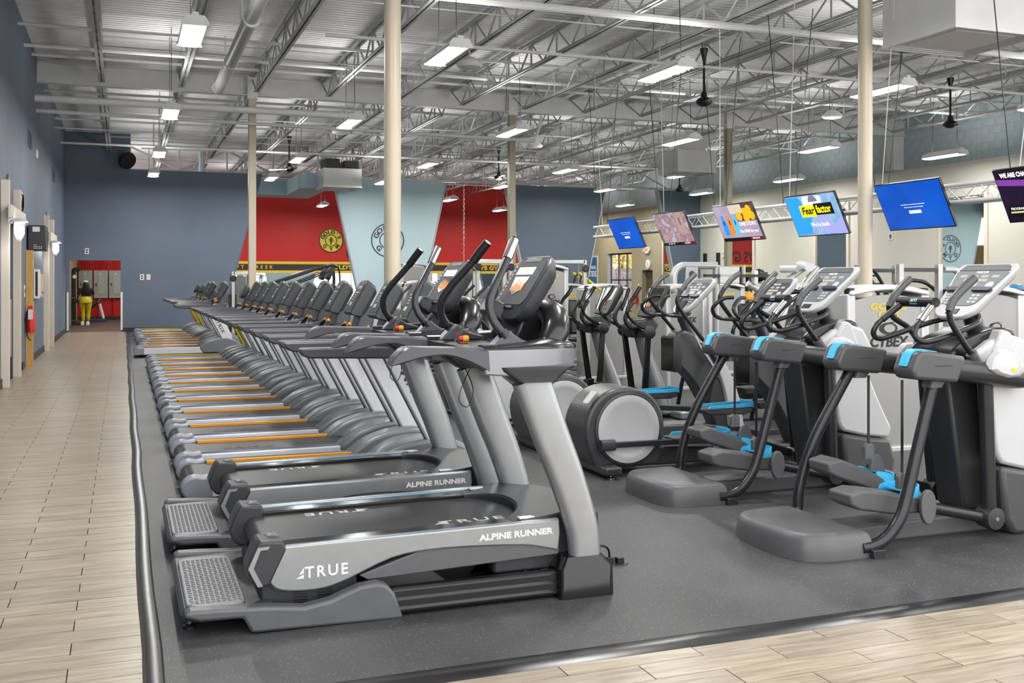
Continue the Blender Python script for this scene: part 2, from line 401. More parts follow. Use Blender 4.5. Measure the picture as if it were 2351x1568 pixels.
# ---- left wall with two framed openings and a black alcove
wl = root('wall_left', (XL, 15, 0), 'tall slate blue wall along the tile corridor')
ops = [(16.62, 18.12, 2.5), (18.52, 19.65, 2.52), (25.0, 26.5, 2.5)]
g = G(); T = .2; yy = 2.0
for a, b, h in ops:
    g.bb(XL-T, XL, yy, a, 0, ZD+.05); g.bb(XL-T, XL, a, b, h, ZD+.05); yy = b
g.bb(XL-T, XL, yy, YP+.15, 0, ZD+.05)
g.ob('wall_face', BLUE, wl)
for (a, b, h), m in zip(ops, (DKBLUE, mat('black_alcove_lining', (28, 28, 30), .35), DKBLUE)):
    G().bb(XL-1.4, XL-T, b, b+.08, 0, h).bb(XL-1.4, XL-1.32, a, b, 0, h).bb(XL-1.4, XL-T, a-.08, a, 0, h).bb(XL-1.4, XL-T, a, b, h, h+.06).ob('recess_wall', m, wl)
TILEM = mat('beige_wall_tile', (190, 180, 165), .35, 0, .04, 4)
for (a, b, h) in (ops[0], ops[2]):
    G().bb(XL-1.3, XL-.02, b-.03, b, 0, .33).ob('recess_base', BLACKP, wl)
    for i in range(3):
        for q in range(2):
            G().bb(XL-.64-.63*q, XL-.02-.63*q, b-.025, b, .335+i*.305, .335+i*.305+.3).ob('wall_tile', TILEM, wl, bev=.004)
BASEM = mat('dark_baseboard', (42, 40, 40), .5)
for i, (a, b) in enumerate(((2, 16.5), (19.65, 20.0), (21.6, 24.8), (26.7, YP))):
    struct(G().bb(XL, XL+.02, a, b, 0, .13).ob('baseboard_left', BASEM), 'dark baseboard along the blue wall')
for a, b in ((16.47, 18.22), (24.85, 26.6)):
    t = struct(root('trim_3' if a < 20 else 'trim_4', (XL, a, 0), 'cream timber post frame around an opening in the blue wall'))
    for y in (a, b): G().bb(XL-.01, XL+.11, y-.05, y+.05, 0, 3.0).ob('post', CREAM, t, bev=.005)
    G().bb(XL+.11, XL+.16, a-.25, b+.25, 2.44, 2.63).ob('crossbeam', CREAM, t, bev=.006)

# ---- far blue wall with doorway
wf = root('wall_far', (0, YP, 0), 'slate blue end wall with a doorway and slanted right edge')
sl = lambda z: 2.85+.262*z
g = G()
g.bb(XL-.1, -1.536, YP, YP+.16, 0, 2.19)
g.prism([(-.088, 0), (sl(0), 0), (sl(2.19), 2.19), (-.088, 2.19)], YP, YP+.16)
g.prism([(XL-.1, 2.19), (sl(2.19), 2.19), (sl(5.02), 5.02), (XL-.1, 5.02)], YP, YP+.16)
g.bb(XL-.1, .2, YP, YP+.16, 5.02, ZD)
g.ob('wall_face', BLUE, wf)
G().prism([(sl(0)+.002, 0), (sl(0)+.03, 0), (sl(5.02)+.03, 5.02), (sl(5.02)+.002, 5.02)], YP-.01, YP+.17).ob('edge_trim', DKBLUE, wf)
struct(G().bb(-.03, sl(0), YP-.02, YP, 0, .12).ob('baseboard_far', BASEM), 'dark baseboard below the far blue wall')
struct(G().bb(XL, -1.6, YP-.02, YP, 0, .12).ob('baseboard_far', BASEM), 'short dark baseboard left of the doorway')
for x in (-1.59, -.06): struct(G().bb(x-.03, x+.03, YP-.03, YP-.005, .05, 1.22).ob('corner_guard', WHITEP, bev=.006), 'white corner guard strip at the doorway edge, ' + ('left' if x < -1 else 'right') + ' side')
# ---- coloured trapezoid panels
def panel(cx, m, label, x0=None, x1=None):
    w = lambda z: .845+.218*z
    L = lambda z: max(cx-w(z), x0) if x0 is not None else cx-w(z)
    Rr = lambda z: min(cx+w(z), x1) if x1 is not None else cx+w(z)
    p = root('wall_panel', (cx, YP, 0), label)
    G().prism([(L(0), 0), (Rr(0), 0), (Rr(4.94), 4.94), (L(4.94), 4.94)], YP-.1, YP+.1).ob('panel_face', m, p)
    for sd in (-1, 1):
        e = (lambda z: L(z)) if sd < 0 else (lambda z: Rr(z))
        if (sd > 0 and x1 is not None): continue
        G().prism([(e(0), 0), (e(0)+sd*.04, 0), (e(4.94)+sd*.04, 4.94), (e(4.94), 4.94)], YP-.12, YP+.12).ob('edge_trim', mat('panel_edge_grey', (168, 178, 184), .5), p)
    return p
pn = panel(8.42, LTBLUE, 'pale blue trapezoid partition panel with a round emblem')
panel(14.47, DKBLUE, 'dark blue trapezoid partition panel behind the khaki column')
panel(20.5, DKBLUE, 'dark blue slanted partition panel against the right wall', x1=XR)

# ---- back wall, red block
wb = root('wall_back', (9, YB, 0), 'red painted block back wall with a yellow and black band')
G().bb(XL-.3, XR+.2, YB, YB+.2, 0, ZD+.1).ob('wall_face', RED, wb)
bmesh_ = gmesh(G().bb(-.197, .197, -.006, 0, -.097, .097), 'block', RED, 0)
locs = []
for (xa, xb) in ((4.3, 9.1), (10.6, 16.4)):
    for r_ in range(13):
        z = 2.53+.2*r_
        x = xa + (.2 if r_ % 2 else 0)
        while x < xb: locs.append(V((x, YB, z))-V((9, YB, 0))); x += .4
link_copies(bmesh_, 'block', wb, locs[:300])
YELB = mat('yellow_band_paint', (222, 200, 60), .5, 0, .03); BLKB = mat('black_band_paint', (44, 42, 38), .5, 0, .04)
G().bb(.4, XR, YB-.012, YB, 2.31, 2.42).ob('yellow_stripe', YELB, wb); G().bb(.4, XR, YB-.012, YB, 2.05, 2.29).ob('black_stripe', BLKB, wb); G().bb(.4, XR, YB-.012, YB, 1.93, 2.03).ob('yellow_stripe', YELB, wb)
g = G()
for i, ch in enumerate('SWIFT CREEK'):
    if ch != ' ': text(g, ch, frame((3.93+.2*i, YB-.014, 2.17), (1, 0, 0), (0, 0, 1)), .2, heavy=.004)
g.ob('lettering', YELB, wb)
g = G()
for x in (8.9, 15.6): text(g, "GOLD'S GYM" if x > 10 else "GOLD'S", frame((x, YB-.014, 2.17), (1, 0, 0), (0, 0, 1)), .24, xs=1.35, heavy=.008)
g.ob('lettering', YELB, wb)
for x in [2.1+1.83*k for k in range(10)]:
    G().bb(x, x+1.8, YB-.02, YB, .35, 1.92).ob('mirror_pane', MIRROR, wb)
G().bb(.2, XR, YB-.008, YB-.001, 0, 1.93).ob('lower_wall_band', mat('pale_lower_wall', (196, 208, 208), .5), wb)
# large black letters on the red wall, seen again in the mirror
g = G(); text(g, "GOLD'S GYM", frame((14.6, YB-.014, 4.3), (1, 0, 0), (0, 0, 1)), .9, heavy=.02); 
# ---- emblems
def emblem(c, r, ring, parent, fig=True):
    cx, cy, cz = c; g = G()
    def annulus(r0, r1, n=48):
        v = [];
        for rr in (r0, r1):
            for t in (0, -.008):
                v += [(cx+rr*math.cos(2*PI*k/n), cy+t, cz+rr*math.sin(2*PI*k/n)) for k in range(n)]
        f = []
        for k in range(n):
            k2 = (k+1) % n; f += [(n+k, n+k2, 3*n+k2, 3*n+k), (k, k2, n+k2, n+k), (2*n+k, 2*n+k2, 3*n+k2, 3*n+k)]
        g.add(v, f)
    annulus(r*.93, r); annulus(r*.44, r*.5)
    for s_, a0, a1 in (("GOLD'S", 158, 22), ("GYM", 222, 318)):
        for i, ch in enumerate(s_):
            a = R(a0+(a1-a0)*i/(len(s_)-1)); rr = r*.71; top = s_ != 'GYM'
            up = V((math.cos(a), 0, math.sin(a))) * (1 if top else -1)
            ri = V((math.sin(a), 0, -math.cos(a))) * (1 if top else -1)
            text(g, ch, frame((cx+rr*math.cos(a), cy-.004, cz+rr*math.sin(a)), ri, up), r*.4, xs=1.15, heavy=.008)
    k = r*.36
    for prof_ in ([(-.22, .55), (-.1, .62), (.1, .62), (.22, .55), (.16, .1), (.18, -.2), (.12, -1), (.02, -1), (0, -.25), (-.02, -1), (-.12, -1), (-.18, -.2), (-.16, .1)],
                  [(-.22, .55), (-.42, .3), (-.4, -.1), (-.3, -.1), (-.3, .25), (-.16, .4)], [(.22, .55), (.42, .3), (.4, -.1), (.3, -.1), (.3, .25), (.16, .4)],
                  [(.09*math.cos(R(t)), .76+.13*math.sin(R(t))) for t in range(0, 360, 45)], [(-.62, -.16), (-.2, -.16), (-.2, -.08), (-.62, -.08)], [(.62, -.16), (.2, -.16), (.2, -.08), (.62, -.08)]):
        g.prism([(cx+a*k*1.0, cz+b*k*.95) for a, b in prof_], cy-.008, cy)
    return g.ob('emblem', ring, parent, smooth=0)
emblem((8.3, YP-.101, 2.93), .57, INK, pn)
G().lathe([(.53, -.012), (.53, 0)], (8.51, YB-.006, 3.35), 'y', 40).ob('emblem_disc', YELB, wb)
emblem((8.51, YB-.02, 3.35), .53, BLACKINK, wb)

# ---- right wall: block above, beige panelling, mirrors, olive end with window and door
wr = root('wall_right', (XR, 26, 0), 'right side wall with beige panels, mirrors and painted block above')
g = G(); WY = (39.4, 41.8); WZ = (.25, 2.8); DY = (37.54, 38.48)
g.bb(XR, XR+.2, 9, YB+.2, 4.65, ZD+.1)
g.ob('block_wall', BLOCKB, wr)
bm2 = gmesh(G().bb(-.008, 0, -.197, .197, -.097, .097), 'block', BLOCKB, 0)
locs = []
for r_ in range(7):
    y_ = 16.4 + (.2 if r_ % 2 else 0)
    while y_ < 33.5: locs.append(V((XR, y_, 4.76+.2*r_))-V((XR, 26, 0))); y_ += .4
locs.sort(key=lambda l: l.y); link_copies(bm2, 'block', wr, locs[:300])
g = G(); g.bb(XR-.03, XR+.2, 9, YP, 0, 4.65); g.ob('beige_panelling', BEIGE, wr)
for y_ in (10.2, 12.9, 15.6, 18.2, 23.4, 28.9): G().bb(XR-.036, XR-.029, y_-.012, y_+.012, .1, 4.6).ob('panel_joint', mat('panel_joint_cream', (226, 214, 190), .5), wr)
for (a, b) in ((20.07, 21.54), (25.36, 26.83), (30.29, 31.75)):
    G().bb(XR-.05, XR-.031, a, b, .3, 3.75).ob('mirror_pane', MIRROR, wr)
    for y_ in (a-.05, b+.05): G().bb(XR-.09, XR-.03, y_-.05, y_+.05, .3, 4.1).ob('mirror_frame', CREAM, wr, bev=.005)
g = G(); g.bb(XR-.03, XR+.25, YP, DY[0], 0, 4.65)
g.bb(XR-.03, XR+.25, DY[0], DY[1], 2.03, 4.65); g.bb(XR-.03, XR+.25, DY[1], WY[0], 0, 4.65)
g.bb(XR-.03, XR+.25, WY[0], WY[1], WZ[1], 4.65); g.bb(XR-.03, XR+.25, WY[0], WY[1], 0, WZ[0]); g.bb(XR-.03, XR+.25, WY[1], YB, 0, 4.65)
g.ob('olive_end', OLIVE, wr)
G().bb(XR-.05, XR-.031, 34.6, 36.55, .3, 3.75).ob('mirror_pane', MIRROR, wr); G().bb(XR-.08, XR-.03, 36.56, 36.66, 0, 4.2).ob('mirror_frame', CREAM, wr, bev=.005)
w1 = root('window_1', (XR, 40.6, WZ[0]), 'tall window in the olive wall looking onto a timber fence')
ALU = mat('window_aluminium', (60, 60, 62), .35, .4, 0)
for y_ in (WY[0], 40.2, 41.0, WY[1]): G().bb(XR+.14, XR+.22, y_-.03, y_+.03, *WZ).ob('mullion', ALU, w1)
for z_ in (WZ[0]+.03, 1.62, WZ[1]-.03): G().bb(XR+.14, XR+.22, WY[0], WY[1], z_-.03, z_+.03).ob('transom', ALU, w1)
for a, b in ((WY[0], 40.2), (40.2, 41.0), (41.0, WY[1])):
    for c_, d_ in ((WZ[0], 1.62), (1.62, WZ[1])): G().bb(XR+.175, XR+.18, a+.03, b-.03, c_+.03, d_-.03).ob('pane', GLASSY, w1)
G().bb(XR-.03, XR+.25, WY[1]-.005, WY[1]+.02, *WZ).bb(XR-.03, XR+.25, WY[0]-.02, WY[0]+.005, *WZ).ob('reveal', WHITEP, w1)
d1 = root('door_1', (XR, 38, 0), 'dark olive door in a recess beside the tall window')
DOLV = mat('dark_olive_door_paint', (78, 74, 58), .5)
G().bb(XR+.18, XR+.23, DY[0], DY[1], 0, 2.03).ob('leaf', DOLV, d1); G().bb(XR+.12, XR+.18, DY[0]+.08, DY[0]+.12, .95, 1.05).ob('door_handle', CHROME, d1)
# outside the window: fence of upright boards and a bright tree
fg = thing('timber_fence', (24, 47.7, 0), 'weathered grey timber fence outside the tall window', 'fence')
FM = mat('weathered_boards', (126, 120, 126), .8, 0, .2, 6)
for k in range(36): G().bb(24+.02*(k % 2), 24.04+.02*(k % 2), 44.2+.2*k, 44.2+.2*k+.15, 0, 2.2+.02*(k % 3)).ob('board', FM, fg)
for z_ in (.5, 1.7): G().bb(24.07, 24.12, 44, 51.4, z_, z_+.1).ob('rail', FM, fg)
tr = thing('bushy_tree', (27, 53.5, 0), 'yellow-green leafy tree above the fence outside the window', 'tree')
g = G()
for k in range(900):
    c = V((27+random.gauss(0, .9), 53.5+random.gauss(0, 2.2), 3.2+random.gauss(0, .9))); a = V((random.uniform(-1, 1), random.uniform(-1, 1), random.uniform(-1, 1))).normalized()*.22; b = a.orthogonal().normalized()*.1
    g.add([c-a, c+b, c+a, c-b], [(0, 1, 2, 3)])
g.ob('foliage', mat('autumn_leaves', (196, 184, 70), .6, 0, .3, 2), tr, smooth=0, kind='stuff'); G().tube([(27, 53.5, 0), (27, 53.6, 2), (27.2, 53.3, 3.4)], [.14, .1, .05], 8, 3).ob('trunk', mat('brown_bark', (104, 84, 66), .8, 0, .2, 10), tr)
struct(G().bb(XR+.3, 45, 25, 70, -.1, -.01).ob('outside_ground', mat('outside_gravel', (170, 165, 155), .9)), 'pale ground outside the window')
# ================================================================ CEILING FIXTURES
g = G(); text(g, "GOLD'S GYM", frame((10.75, YB-.014, 2.78), (1, 0, 0), (0, 0, 1)), .75, xs=.72, heavy=.02); g.ob('lettering', BLACKINK, wb)
GLOW = mat('lit_diffuser', (255, 252, 244), .4, 0, 0, emit=5.5)
def pendant(x, y, z, ln=1.2):
    t = thing('pendant_light', (x, y, z), '', 'light', 'linear pendant lights over the gym floor'); w = .15
    h = G(); h.prism([(x-w, z+.01), (x+w, z+.01), (x+w, z+.03), (x+.1, z+.1), (x+.045, z+.1), (x+.035, z+.15), (x-.035, z+.15), (x-.045, z+.1), (x-.1, z+.1), (x-w, z+.03)], y-ln/2, y+ln/2)
    h.ob('housing', WHITE, t, bev=.004)
    for s_ in (-1, 1):
        yy = y+s_*(ln/2+.006)
        G().prism([(x-w-.01, z-.015), (x+w+.01, z-.015), (x+w+.01, z+.035), (x+.105, z+.108), (x-.105, z+.108), (x-w-.01, z+.035)], yy-.008, yy+.008).ob('end_cap', WHITE, t)
        G().tube([(x, y+s_*.42, z+.15), (x, y+s_*.36, 6.12)], .006, 5).ob('suspension_wire', STEELD, t)
    G().prism([(x-w+.015, z+.008), (x-w*.6, z-.022), (x+w*.6, z-.022), (x+w-.015, z+.008)], y-ln/2+.01, y+ln/2-.01).ob('diffuser', GLOW, t)
    for nm, e, zz, rx in (('down', LAMP_DOWN, z-.03, 0), ('up', DECK_FILL, z+.17, PI)):  # upward light is an added fill for the roof deck, not a fixture part
        l = D.lights.new('lamp', 'AREA'); l.shape = 'RECTANGLE'; l.size = .26; l.size_y = ln-.05; l.energy = e; l.color = (1, .985, .955)
        o = D.objects.new('lamp_glow', l); COL.objects.link(o); o.parent = t; o.location = (0, 0, zz-z); o.rotation_euler = (rx, 0, 0)
    return t
LX = [(.8, 'beside the blue wall'), (4.12, 'left of the treadmill column'), (7.5, 'right of the treadmill column'), (11.45, 'over the middle'), (15.1, 'right of the middle'), (18.8, 'nearest the right wall')]
LY = [(7.2, 'row over the near machines'), (13.4, 'nearest row in view'), (19.8, 'row before the girder'), (26.1, 'first row past the girder'), (31.1, 'second row past the girder'), (36.9, 'row beyond the coloured panels'), (41.4, 'last row by the red wall')]
p0 = None
for i, (x, lx) in enumerate(LX):
    for j, (y, ly) in enumerate(LY):
        if (x < 2 and y > 38) or (3 < x < 5 and 36 < y < 38): continue  # unseen pendant behind the blue end wall is added to light the alcove
        lab = 'linear pendant light %s, %s' % (lx, ly)
        if p0 is None: p0 = pendant(x, y, 4.6); p0['label'] = lab; o = p0
        else: o = copy_tree(p0, (x, y, 4.6), lab)
# fans on long rods
def fan(x, y, z, label):
    t = thing('ceiling_fan', (x, y, z), label, 'fan', 'black rod ceiling fans')
    G().lathe([(.03, z+.78), (.03, z+.8), (.075, z+.98), (.075, z+1.0)], (x, y, 0), 'z', 14).ob('canopy', GLOSSB, t)
    G().tube([(x, y, z+.1), (x, y, z+.85)], .022, 8).ob('rod', GLOSSB, t)
    G().lathe([(.02, z+.22), (.05, z+.2), (.06, z+.12), (.13, z+.07), (.15, z+.03), (.14, z-.01), (.08, z-.05), (.02, z-.06)], (x, y, 0), 'z', 18).ob('motor', GLOSSB, t)
    for k in range(3):
        a = k*2*PI/3+.4; c = V((x, y, z+.03)); d = V((math.cos(a), math.sin(a), 0)); w = V((-d.y, d.x, .12))*.045
        G().add([c+d*.14-w, c+d*.66-w, c+d*.66+w, c+d*.14+w] + [p+V((0, 0, -.006)) for p in (c+d*.14-w, c+d*.66-w, c+d*.66+w, c+d*.14+w)], [(0,1,2,3),(7,6,5,4),(0,4,5,1),(1,5,6,2),(2,6,7,3),(3,7,4,0)]).ob('blade', WHITE, t, smooth=0)
for x, y, z, l in ((9.9, 16.3, 4.78, 'black ceiling fan hanging right of the pendant over the middle'), (16.2, 16.9, 4.8, 'black ceiling fan hanging high near the right wall'), (4.6, 30.9, 4.85, 'black ceiling fan hanging in front of the blue end panel'), (11.4, 31.4, 4.9, 'black ceiling fan hanging by the khaki column and dark blue panel'), (18.9, 32.8, 4.85, 'black ceiling fan hanging by the far corner of the right wall')): fan(x, y, z, l)
# domed speakers
for x, y, l in ((5.6, 16.9, 'white domed ceiling speaker behind the near pendant light'), (15.0, 19.2, 'white domed ceiling speaker under a joist near the right fan'), (5.1, 25.6, 'white domed ceiling speaker left of the round treadmill column'), (10.6, 26.3, 'white domed ceiling speaker beside the khaki column top')):
    t = thing('ceiling_speaker', (x, y, 5.2), l, 'speaker', 'white domed ceiling speakers')
    G().lathe([(.03, 5.42), (.1, 5.4), (.21, 5.32), (.23, 5.27), (.2, 5.24)], (x, y, 0), 'z', 18).ob('dome', WHITEP, t)
    G().lathe([(.2, 5.24), (.1, 5.22), (.01, 5.215)], (x, y, 0), 'z', 18).ob('grille', WHITE, t); G().tube([(x, y, 5.4), (x, y, 5.95)], .015, 6).ob('stem', WHITE, t)
# air diffuser boxes
def duct_box(x0, x1, y0, y1, z0, z1, label, ringm=WHITE, sides=LTSILVER):
    t = thing('air_duct_box', ((x0+x1)/2, (y0+y1)/2, z0), label, 'duct')
    G().bb(x0, x1, y0, y1, z0+.05, z1).ob('plenum', WHITE, t, bev=.008)
    g = G()
    for k in range(4):
        a = .02+.045*k; h = .05-.011*k
        for (u0, u1, v0, v1) in ((x0+a-.03, x1-a+.03, y0+a-.03, y0+a), (x0+a-.03, x1-a+.03, y1-a, y1-a+.03), (x0+a-.03, x0+a, y0+a, y1-a), (x1-a, x1-a+.03, y0+a, y1-a)):
            G().bb(u0, u1, v0, v1, z0+.05-h*.9, z0+.052).ob('louvre', WHITE, t)
    G().bb(x0+.2, x1-.2, y0+.2, y1-.2, z0+.03, z0+.05).ob('filter_face', mat('perforated_filter', (226, 222, 216), .7, 0, .25, 120), t)
    return t
duct_box(8.8, 10.1, 9.1, 10.3, 4.4, 6.0, 'large white air box overhead at the upper right')
t = duct_box(13.95, 15.15, 24.3, 25.4, 4.5, 5.12, 'white air box hanging beside the square column on the right')
G().prism([(14.2, 5.1), (14.9, 5.1), (15.5, 5.75), (14.8, 5.75)], 24.6, 25.2).ob('duct_riser', WHITE, t)
t = duct_box(5.8, 7.0, 31.9, 33.3, 4.48, 5.08, 'pale air box in front of the pale blue panel top')
G().bb(2.2, 5.6, 36.2, 37.4, 4.55, 5.1).bb(5.3, 6.25, 33.2, 37.4, 4.55, 5.05).ob('branch_duct', LTBLUE, t)
G().bb(5.9, 6.35, 32.1, 33.0, 5.08, 5.4).bb(6.5, 6.95, 32.1, 33.0, 5.08, 5.35).ob('duct_collar', BLACKP, t)
t = thing('wall_fan', (.05, 33.3, 5.1), 'black fan bracketed high on the far blue wall', 'fan')
G().lathe([(.12, -.07), (.26, -.06), (.28, 0), (.26, .06), (.12, .07)], (.1, 33.2, 5.2), 'y', 20).xf(Matrix.Translation((.1, 33.2, 5.2)) @ Euler((.5, 0, .6)).to_matrix().to_4x4() @ Matrix.Translation((-.1, -33.2, -5.2))).ob('cage', GLOSSB, t)
G().tube([(.1, 33.2, 5.2), (-.08, 33.6, 5.35), (-.08, 33.89, 5.35)], .03, 8).ob('bracket', GLOSSB, t); G().bb(-.18, .02, 33.2, 33.45, 5.3, 5.5).ob('motor', BLACKP, t)
# ================================================================ TELEVISIONS ON A TRUSS
tr = thing('ceiling_truss', (9.3, 12.7, 2.5), 'white aluminium box truss carrying the row of televisions', 'truss')
TX, TZ, TW = (9.2, 9.4), (2.47, 2.67), .2
for x in TX:
    for z in TZ: G().tube([(x, 5.9, z), (x, 19.5, z)], .024, 8).ob('chord', WHITE, tr)
n = 54; st = 13.6/n
dm = [gmesh(G().tube([(0, 0, 0), (0, st, TW*s_)], .008, 5), 'lacing_bar', WHITE) for s_ in (1, -1)]
dh = [gmesh(G().tube([(0, 0, 0), (TW*s_, st, 0)], .008, 5), 'lacing_bar', WHITE) for s_ in (1, -1)]
for k in range(n):
    y = 5.9+st*k-12.7; s_ = k % 2
    for x in TX: link_copies(dm[s_], 'lacing_bar', tr, [(x-9.3, y, (TZ[0] if s_ == 0 else TZ[1])-2.5)])
    link_copies(dh[s_], 'lacing_bar', tr, [((TX[0] if s_ == 0 else TX[1])-9.3, y, TZ[0]-2.5)])
for y in (19.3, 16.7, 14.8, 12.9, 10.9, 8.7):
    for dx, dy, m in ((-.1, .25, BLACKP), (.1, -.3, STEELD)):
        G().tube([(9.3+dx, y, 2.68), (9.3+dx*2, y+dy, 5.55)], .0065, 5).ob('suspension_cable', m, tr)
    G().tube([(9.3, y, 2.68), (8.6, y-1.1, 5.55)], .006, 5).ob('stay_wire', WHITE, tr)
SCR = {}
def scr(name, c, e=.85):
    return mat('screen_'+name, c, .25, 0, 0, emit=e, spec=.3)
def noise_screen(name, cols, scale, e=.8):
    m = mat('screen_'+name, (10, 10, 10), .25, 0, 0, spec=.3); nt = m.node_tree; N = nt.nodes; b = N['Principled BSDF']
    tc = N.new('ShaderNodeTexCoord'); nz = N.new('ShaderNodeTexNoise'); nz.inputs['Scale'].default_value = scale; nz.inputs['Detail'].default_value = 2.5
    r = N.new('ShaderNodeValToRGB'); el = r.color_ramp.elements
    while len(el) < len(cols): el.new(.5)
    for i, c in enumerate(cols): el[i].position = .25+.5*i/(len(cols)-1); el[i].color = lin(c)+(1,)
    nt.links.new(tc.outputs['Object'], nz.inputs['Vector']); nt.links.new(nz.outputs['Fac'], r.inputs['Fac']); nt.links.new(r.outputs['Color'], b.inputs['Emission Color'])
    b.inputs['Emission Strength'].default_value = e; return m
tilt = R(25)
def tv(y, label, draw, bgm):
    c = V((9.0, y, 2.455)); w, h = 1.11, .625
    t = thing('television', c, label, 'television', 'televisions on the truss')
    M = frame(c, (0, -1, 0), (-math.sin(tilt), 0, math.cos(tilt)))
    def slab(u0, u1, v0, v1, d0, d1): return G().bb(u0, u1, v0, v1, d0, d1).xf(M)
    slab(-w/2, w/2, -h/2, h/2, -.035, 0).ob('body', GLOSSB, t, bev=.004)
    slab(-.28, .28, -.2, .16, -.075, -.034).ob('back_bulge', BLACKP, t, bev=.01)
    slab(-w/2+.012, w/2-.012, -h/2+.016, h/2-.012, -.001, .0015).ob('screen', bgm, t)
    slab(-.1, .1, -.1, .1, -.14, -.07).ob('mount_plate', BLACKP, t)
    G().tube([c+V((.08, 0, 0)), (9.2, y, 2.56)], .03, 8).ob('mount_arm', BLACKP, t)
    def rect(u0, u1, v0, v1, m, z=.003, nm='graphic'): return slab(u0, u1, v0, v1, z-.001, z).ob(nm, m, t)
    def words(s_, u, v, size, m, z=.0045, **kw):
        g = G(); text(g, s_, M @ Matrix.Translation((u, v, z)), size, ext=.0004, **kw); return g.ob('caption', m, t)
    def poly(ps, m, z=.003): return G().prism(ps, z-.001, z, 'z').xf(M).ob('graphic', m, t)
    if draw: draw(rect, words, poly)
W1 = scr('white', (245, 245, 245), .9)
def d_blue(rect, words, poly):
    words('Samsung TV Plus is not available due to network problem.', 0, .02, .017, W1); words('Check your network connection and try again.', 0, -.015, .017, W1)
    rect(-.1, .1, -.1, -.06, W1); words('Network Status', 0, -.08, .018, scr('grey', (120, 120, 130), .5))
def d_show(rect, words, poly):
    rect(-.54, .54, -.3, -.255, scr('black', (14, 14, 24), .3)); rect(.15, .54, -.3, -.255, scr('maroon', (110, 20, 30), .5), .004)
    words('FOX NEWS', .3, -.278, .035, W1, .0055); words('9:02   NOW   LIVE', -.25, -.278, .028, W1)
    rect(.18, .42, -.05, .29, scr('door', (176, 150, 138), .6), .0025); rect(.28, .33, .06, .2, scr('frame', (120, 104, 100), .5), .003); rect(-.54, -.47, -.25, .0, scr('plant', (96, 110, 80), .5), .0025)
def d_juice(rect, words, poly):
    rect(-.54, .54, -.3, -.25, scr('black', (14, 14, 24), .3)); rect(.2, .54, -.3, -.25, scr('maroon', (110, 20, 30), .5), .004)
    rect(.05, .54, .02, .3, scr('brown', (92, 62, 52), .5)); rect(-.1, .25, .15, .3, scr('cream', (206, 188, 170), .6), .0035)
    for u, v in ((.12, .1), (.3, .16), (.42, .2), (.3, .07), (.46, .1), (.38, .13)): poly(arc(u, v, .075, 0, 360, 14), scr('orange', (240, 160, 30), .9), .004)
    for u, m in ((-.36, scr('b1', (40, 130, 225), .9)), (-.2, scr('b2', (232, 120, 30), .9)), (-.05, scr('b3', (70, 170, 230), .9))):
        poly([(u-.06, -.2), (u+.06, -.2), (u+.065, .0), (u+.03, .06), (u+.03, .1), (u-.03, .1), (u-.03, .06), (u-.065, .0)], m, .0045); rect(u-.035, u+.035, .1, .135, m, .005); rect(u-.012, u+.012, -.03, .05, scr('black', (14, 14, 24), .3), .0055)
    words('ONE A DAY.', .28, -.03, .085, W1, .006); words('The ONE for you', .24, -.15, .07, W1, .006); words('MED-ROCKS', .36, -.275, .035, W1, .0055)
def d_fear(rect, words, poly):
    poly([(-.54, .29), (-.54, -.28), (-.2, -.28), (-.1, .0), (-.25, .29)], scr('sea', (40, 140, 225), .85), .0025)
    poly([(.1, -.28), (.54, -.28), (.54, -.02), (.3, -.2), (.2, .05), (.0, -.05)], scr('lilac', (150, 150, 225), .85), .0028)
    poly([(-.15, .29), (-.2, .14), (.0, .1), (.22, .12), (.24, .28)], scr('white2', (205, 225, 240), .85), .003)
    poly([(-.08, .2)] + arc(.05, .2, .1, 180, 0, 8), scr('suit', (120, 120, 140), .6), .0035)
    rect(.03, .42, -.0, .17, scr('black', (14, 14, 24), .3), .004); rect(-.29, .03, -.02, .155, scr('yellow', (245, 215, 10), .95), .0045)
    words('Fear', -.13, .07, .15, scr('black', (14, 14, 24), .3), .006, shear=.25, heavy=.004); words('factor', .22, .08, .16, scr('yellow', (245, 215, 10), .95), .006, xs=.8, heavy=.004)
    words("We're back", .03, -.14, .085, W1, .006)
def d_purple(rect, words, poly):
    poly([(-.54, .2), (-.2, .17), (.54, .2), (.54, .1), (-.2, .1), (-.54, .13)], scr('violet', (120, 60, 150), .6), .0025); poly(arc(.1, -.05, .16, 0, 360, 20), scr('navyglow', (40, 40, 110), .5), .0025)
    rect(-.5, .1, .2, .275, scr('ink', (18, 12, 22), .3), .004); words('WE ARE CHAMPIONS', -.2, .237, .07, W1, .006, xs=.8, heavy=.003); rect(-.5, .1, -.24, -.12, scr('ink', (18, 12, 22), .3), .004)
    words('PROGRAMMING', -.32, -.15, .04, W1, .006); rect(-.48, .06, -.2, -.18, scr('gold', (215, 190, 120), .6), .0055)
BLU = noise_screen('blue', [(0, 70, 178), (4, 92, 206)], 1.2, .95)
tv(17.65, 'television with a plain blue screen at the far end of the truss', d_blue, BLU)
tv(15.83, 'television showing a blurred family programme, second from the far end', d_show, noise_screen('show', [(120, 96, 104), (206, 170, 176), (160, 126, 140), (196, 196, 216), (214, 190, 180)], 7, .75))
tv(13.83, 'television showing juice bottles and oranges', d_juice, noise_screen('juice', [(176, 160, 190), (206, 190, 210)], 2, .75))
tv(11.88, 'television showing a yellow and black title over blue water', d_fear, noise_screen('fear', [(70, 160, 230), (170, 205, 240), (150, 165, 230)], 3, .8))
tv(9.99, 'largest-looking plain blue television right of the round column', d_blue, BLU)
tv(8.1, 'television with a dark purple picture cut by the right edge', d_purple, noise_screen('purple', [(22, 14, 34), (48, 26, 62)], 3, .7))
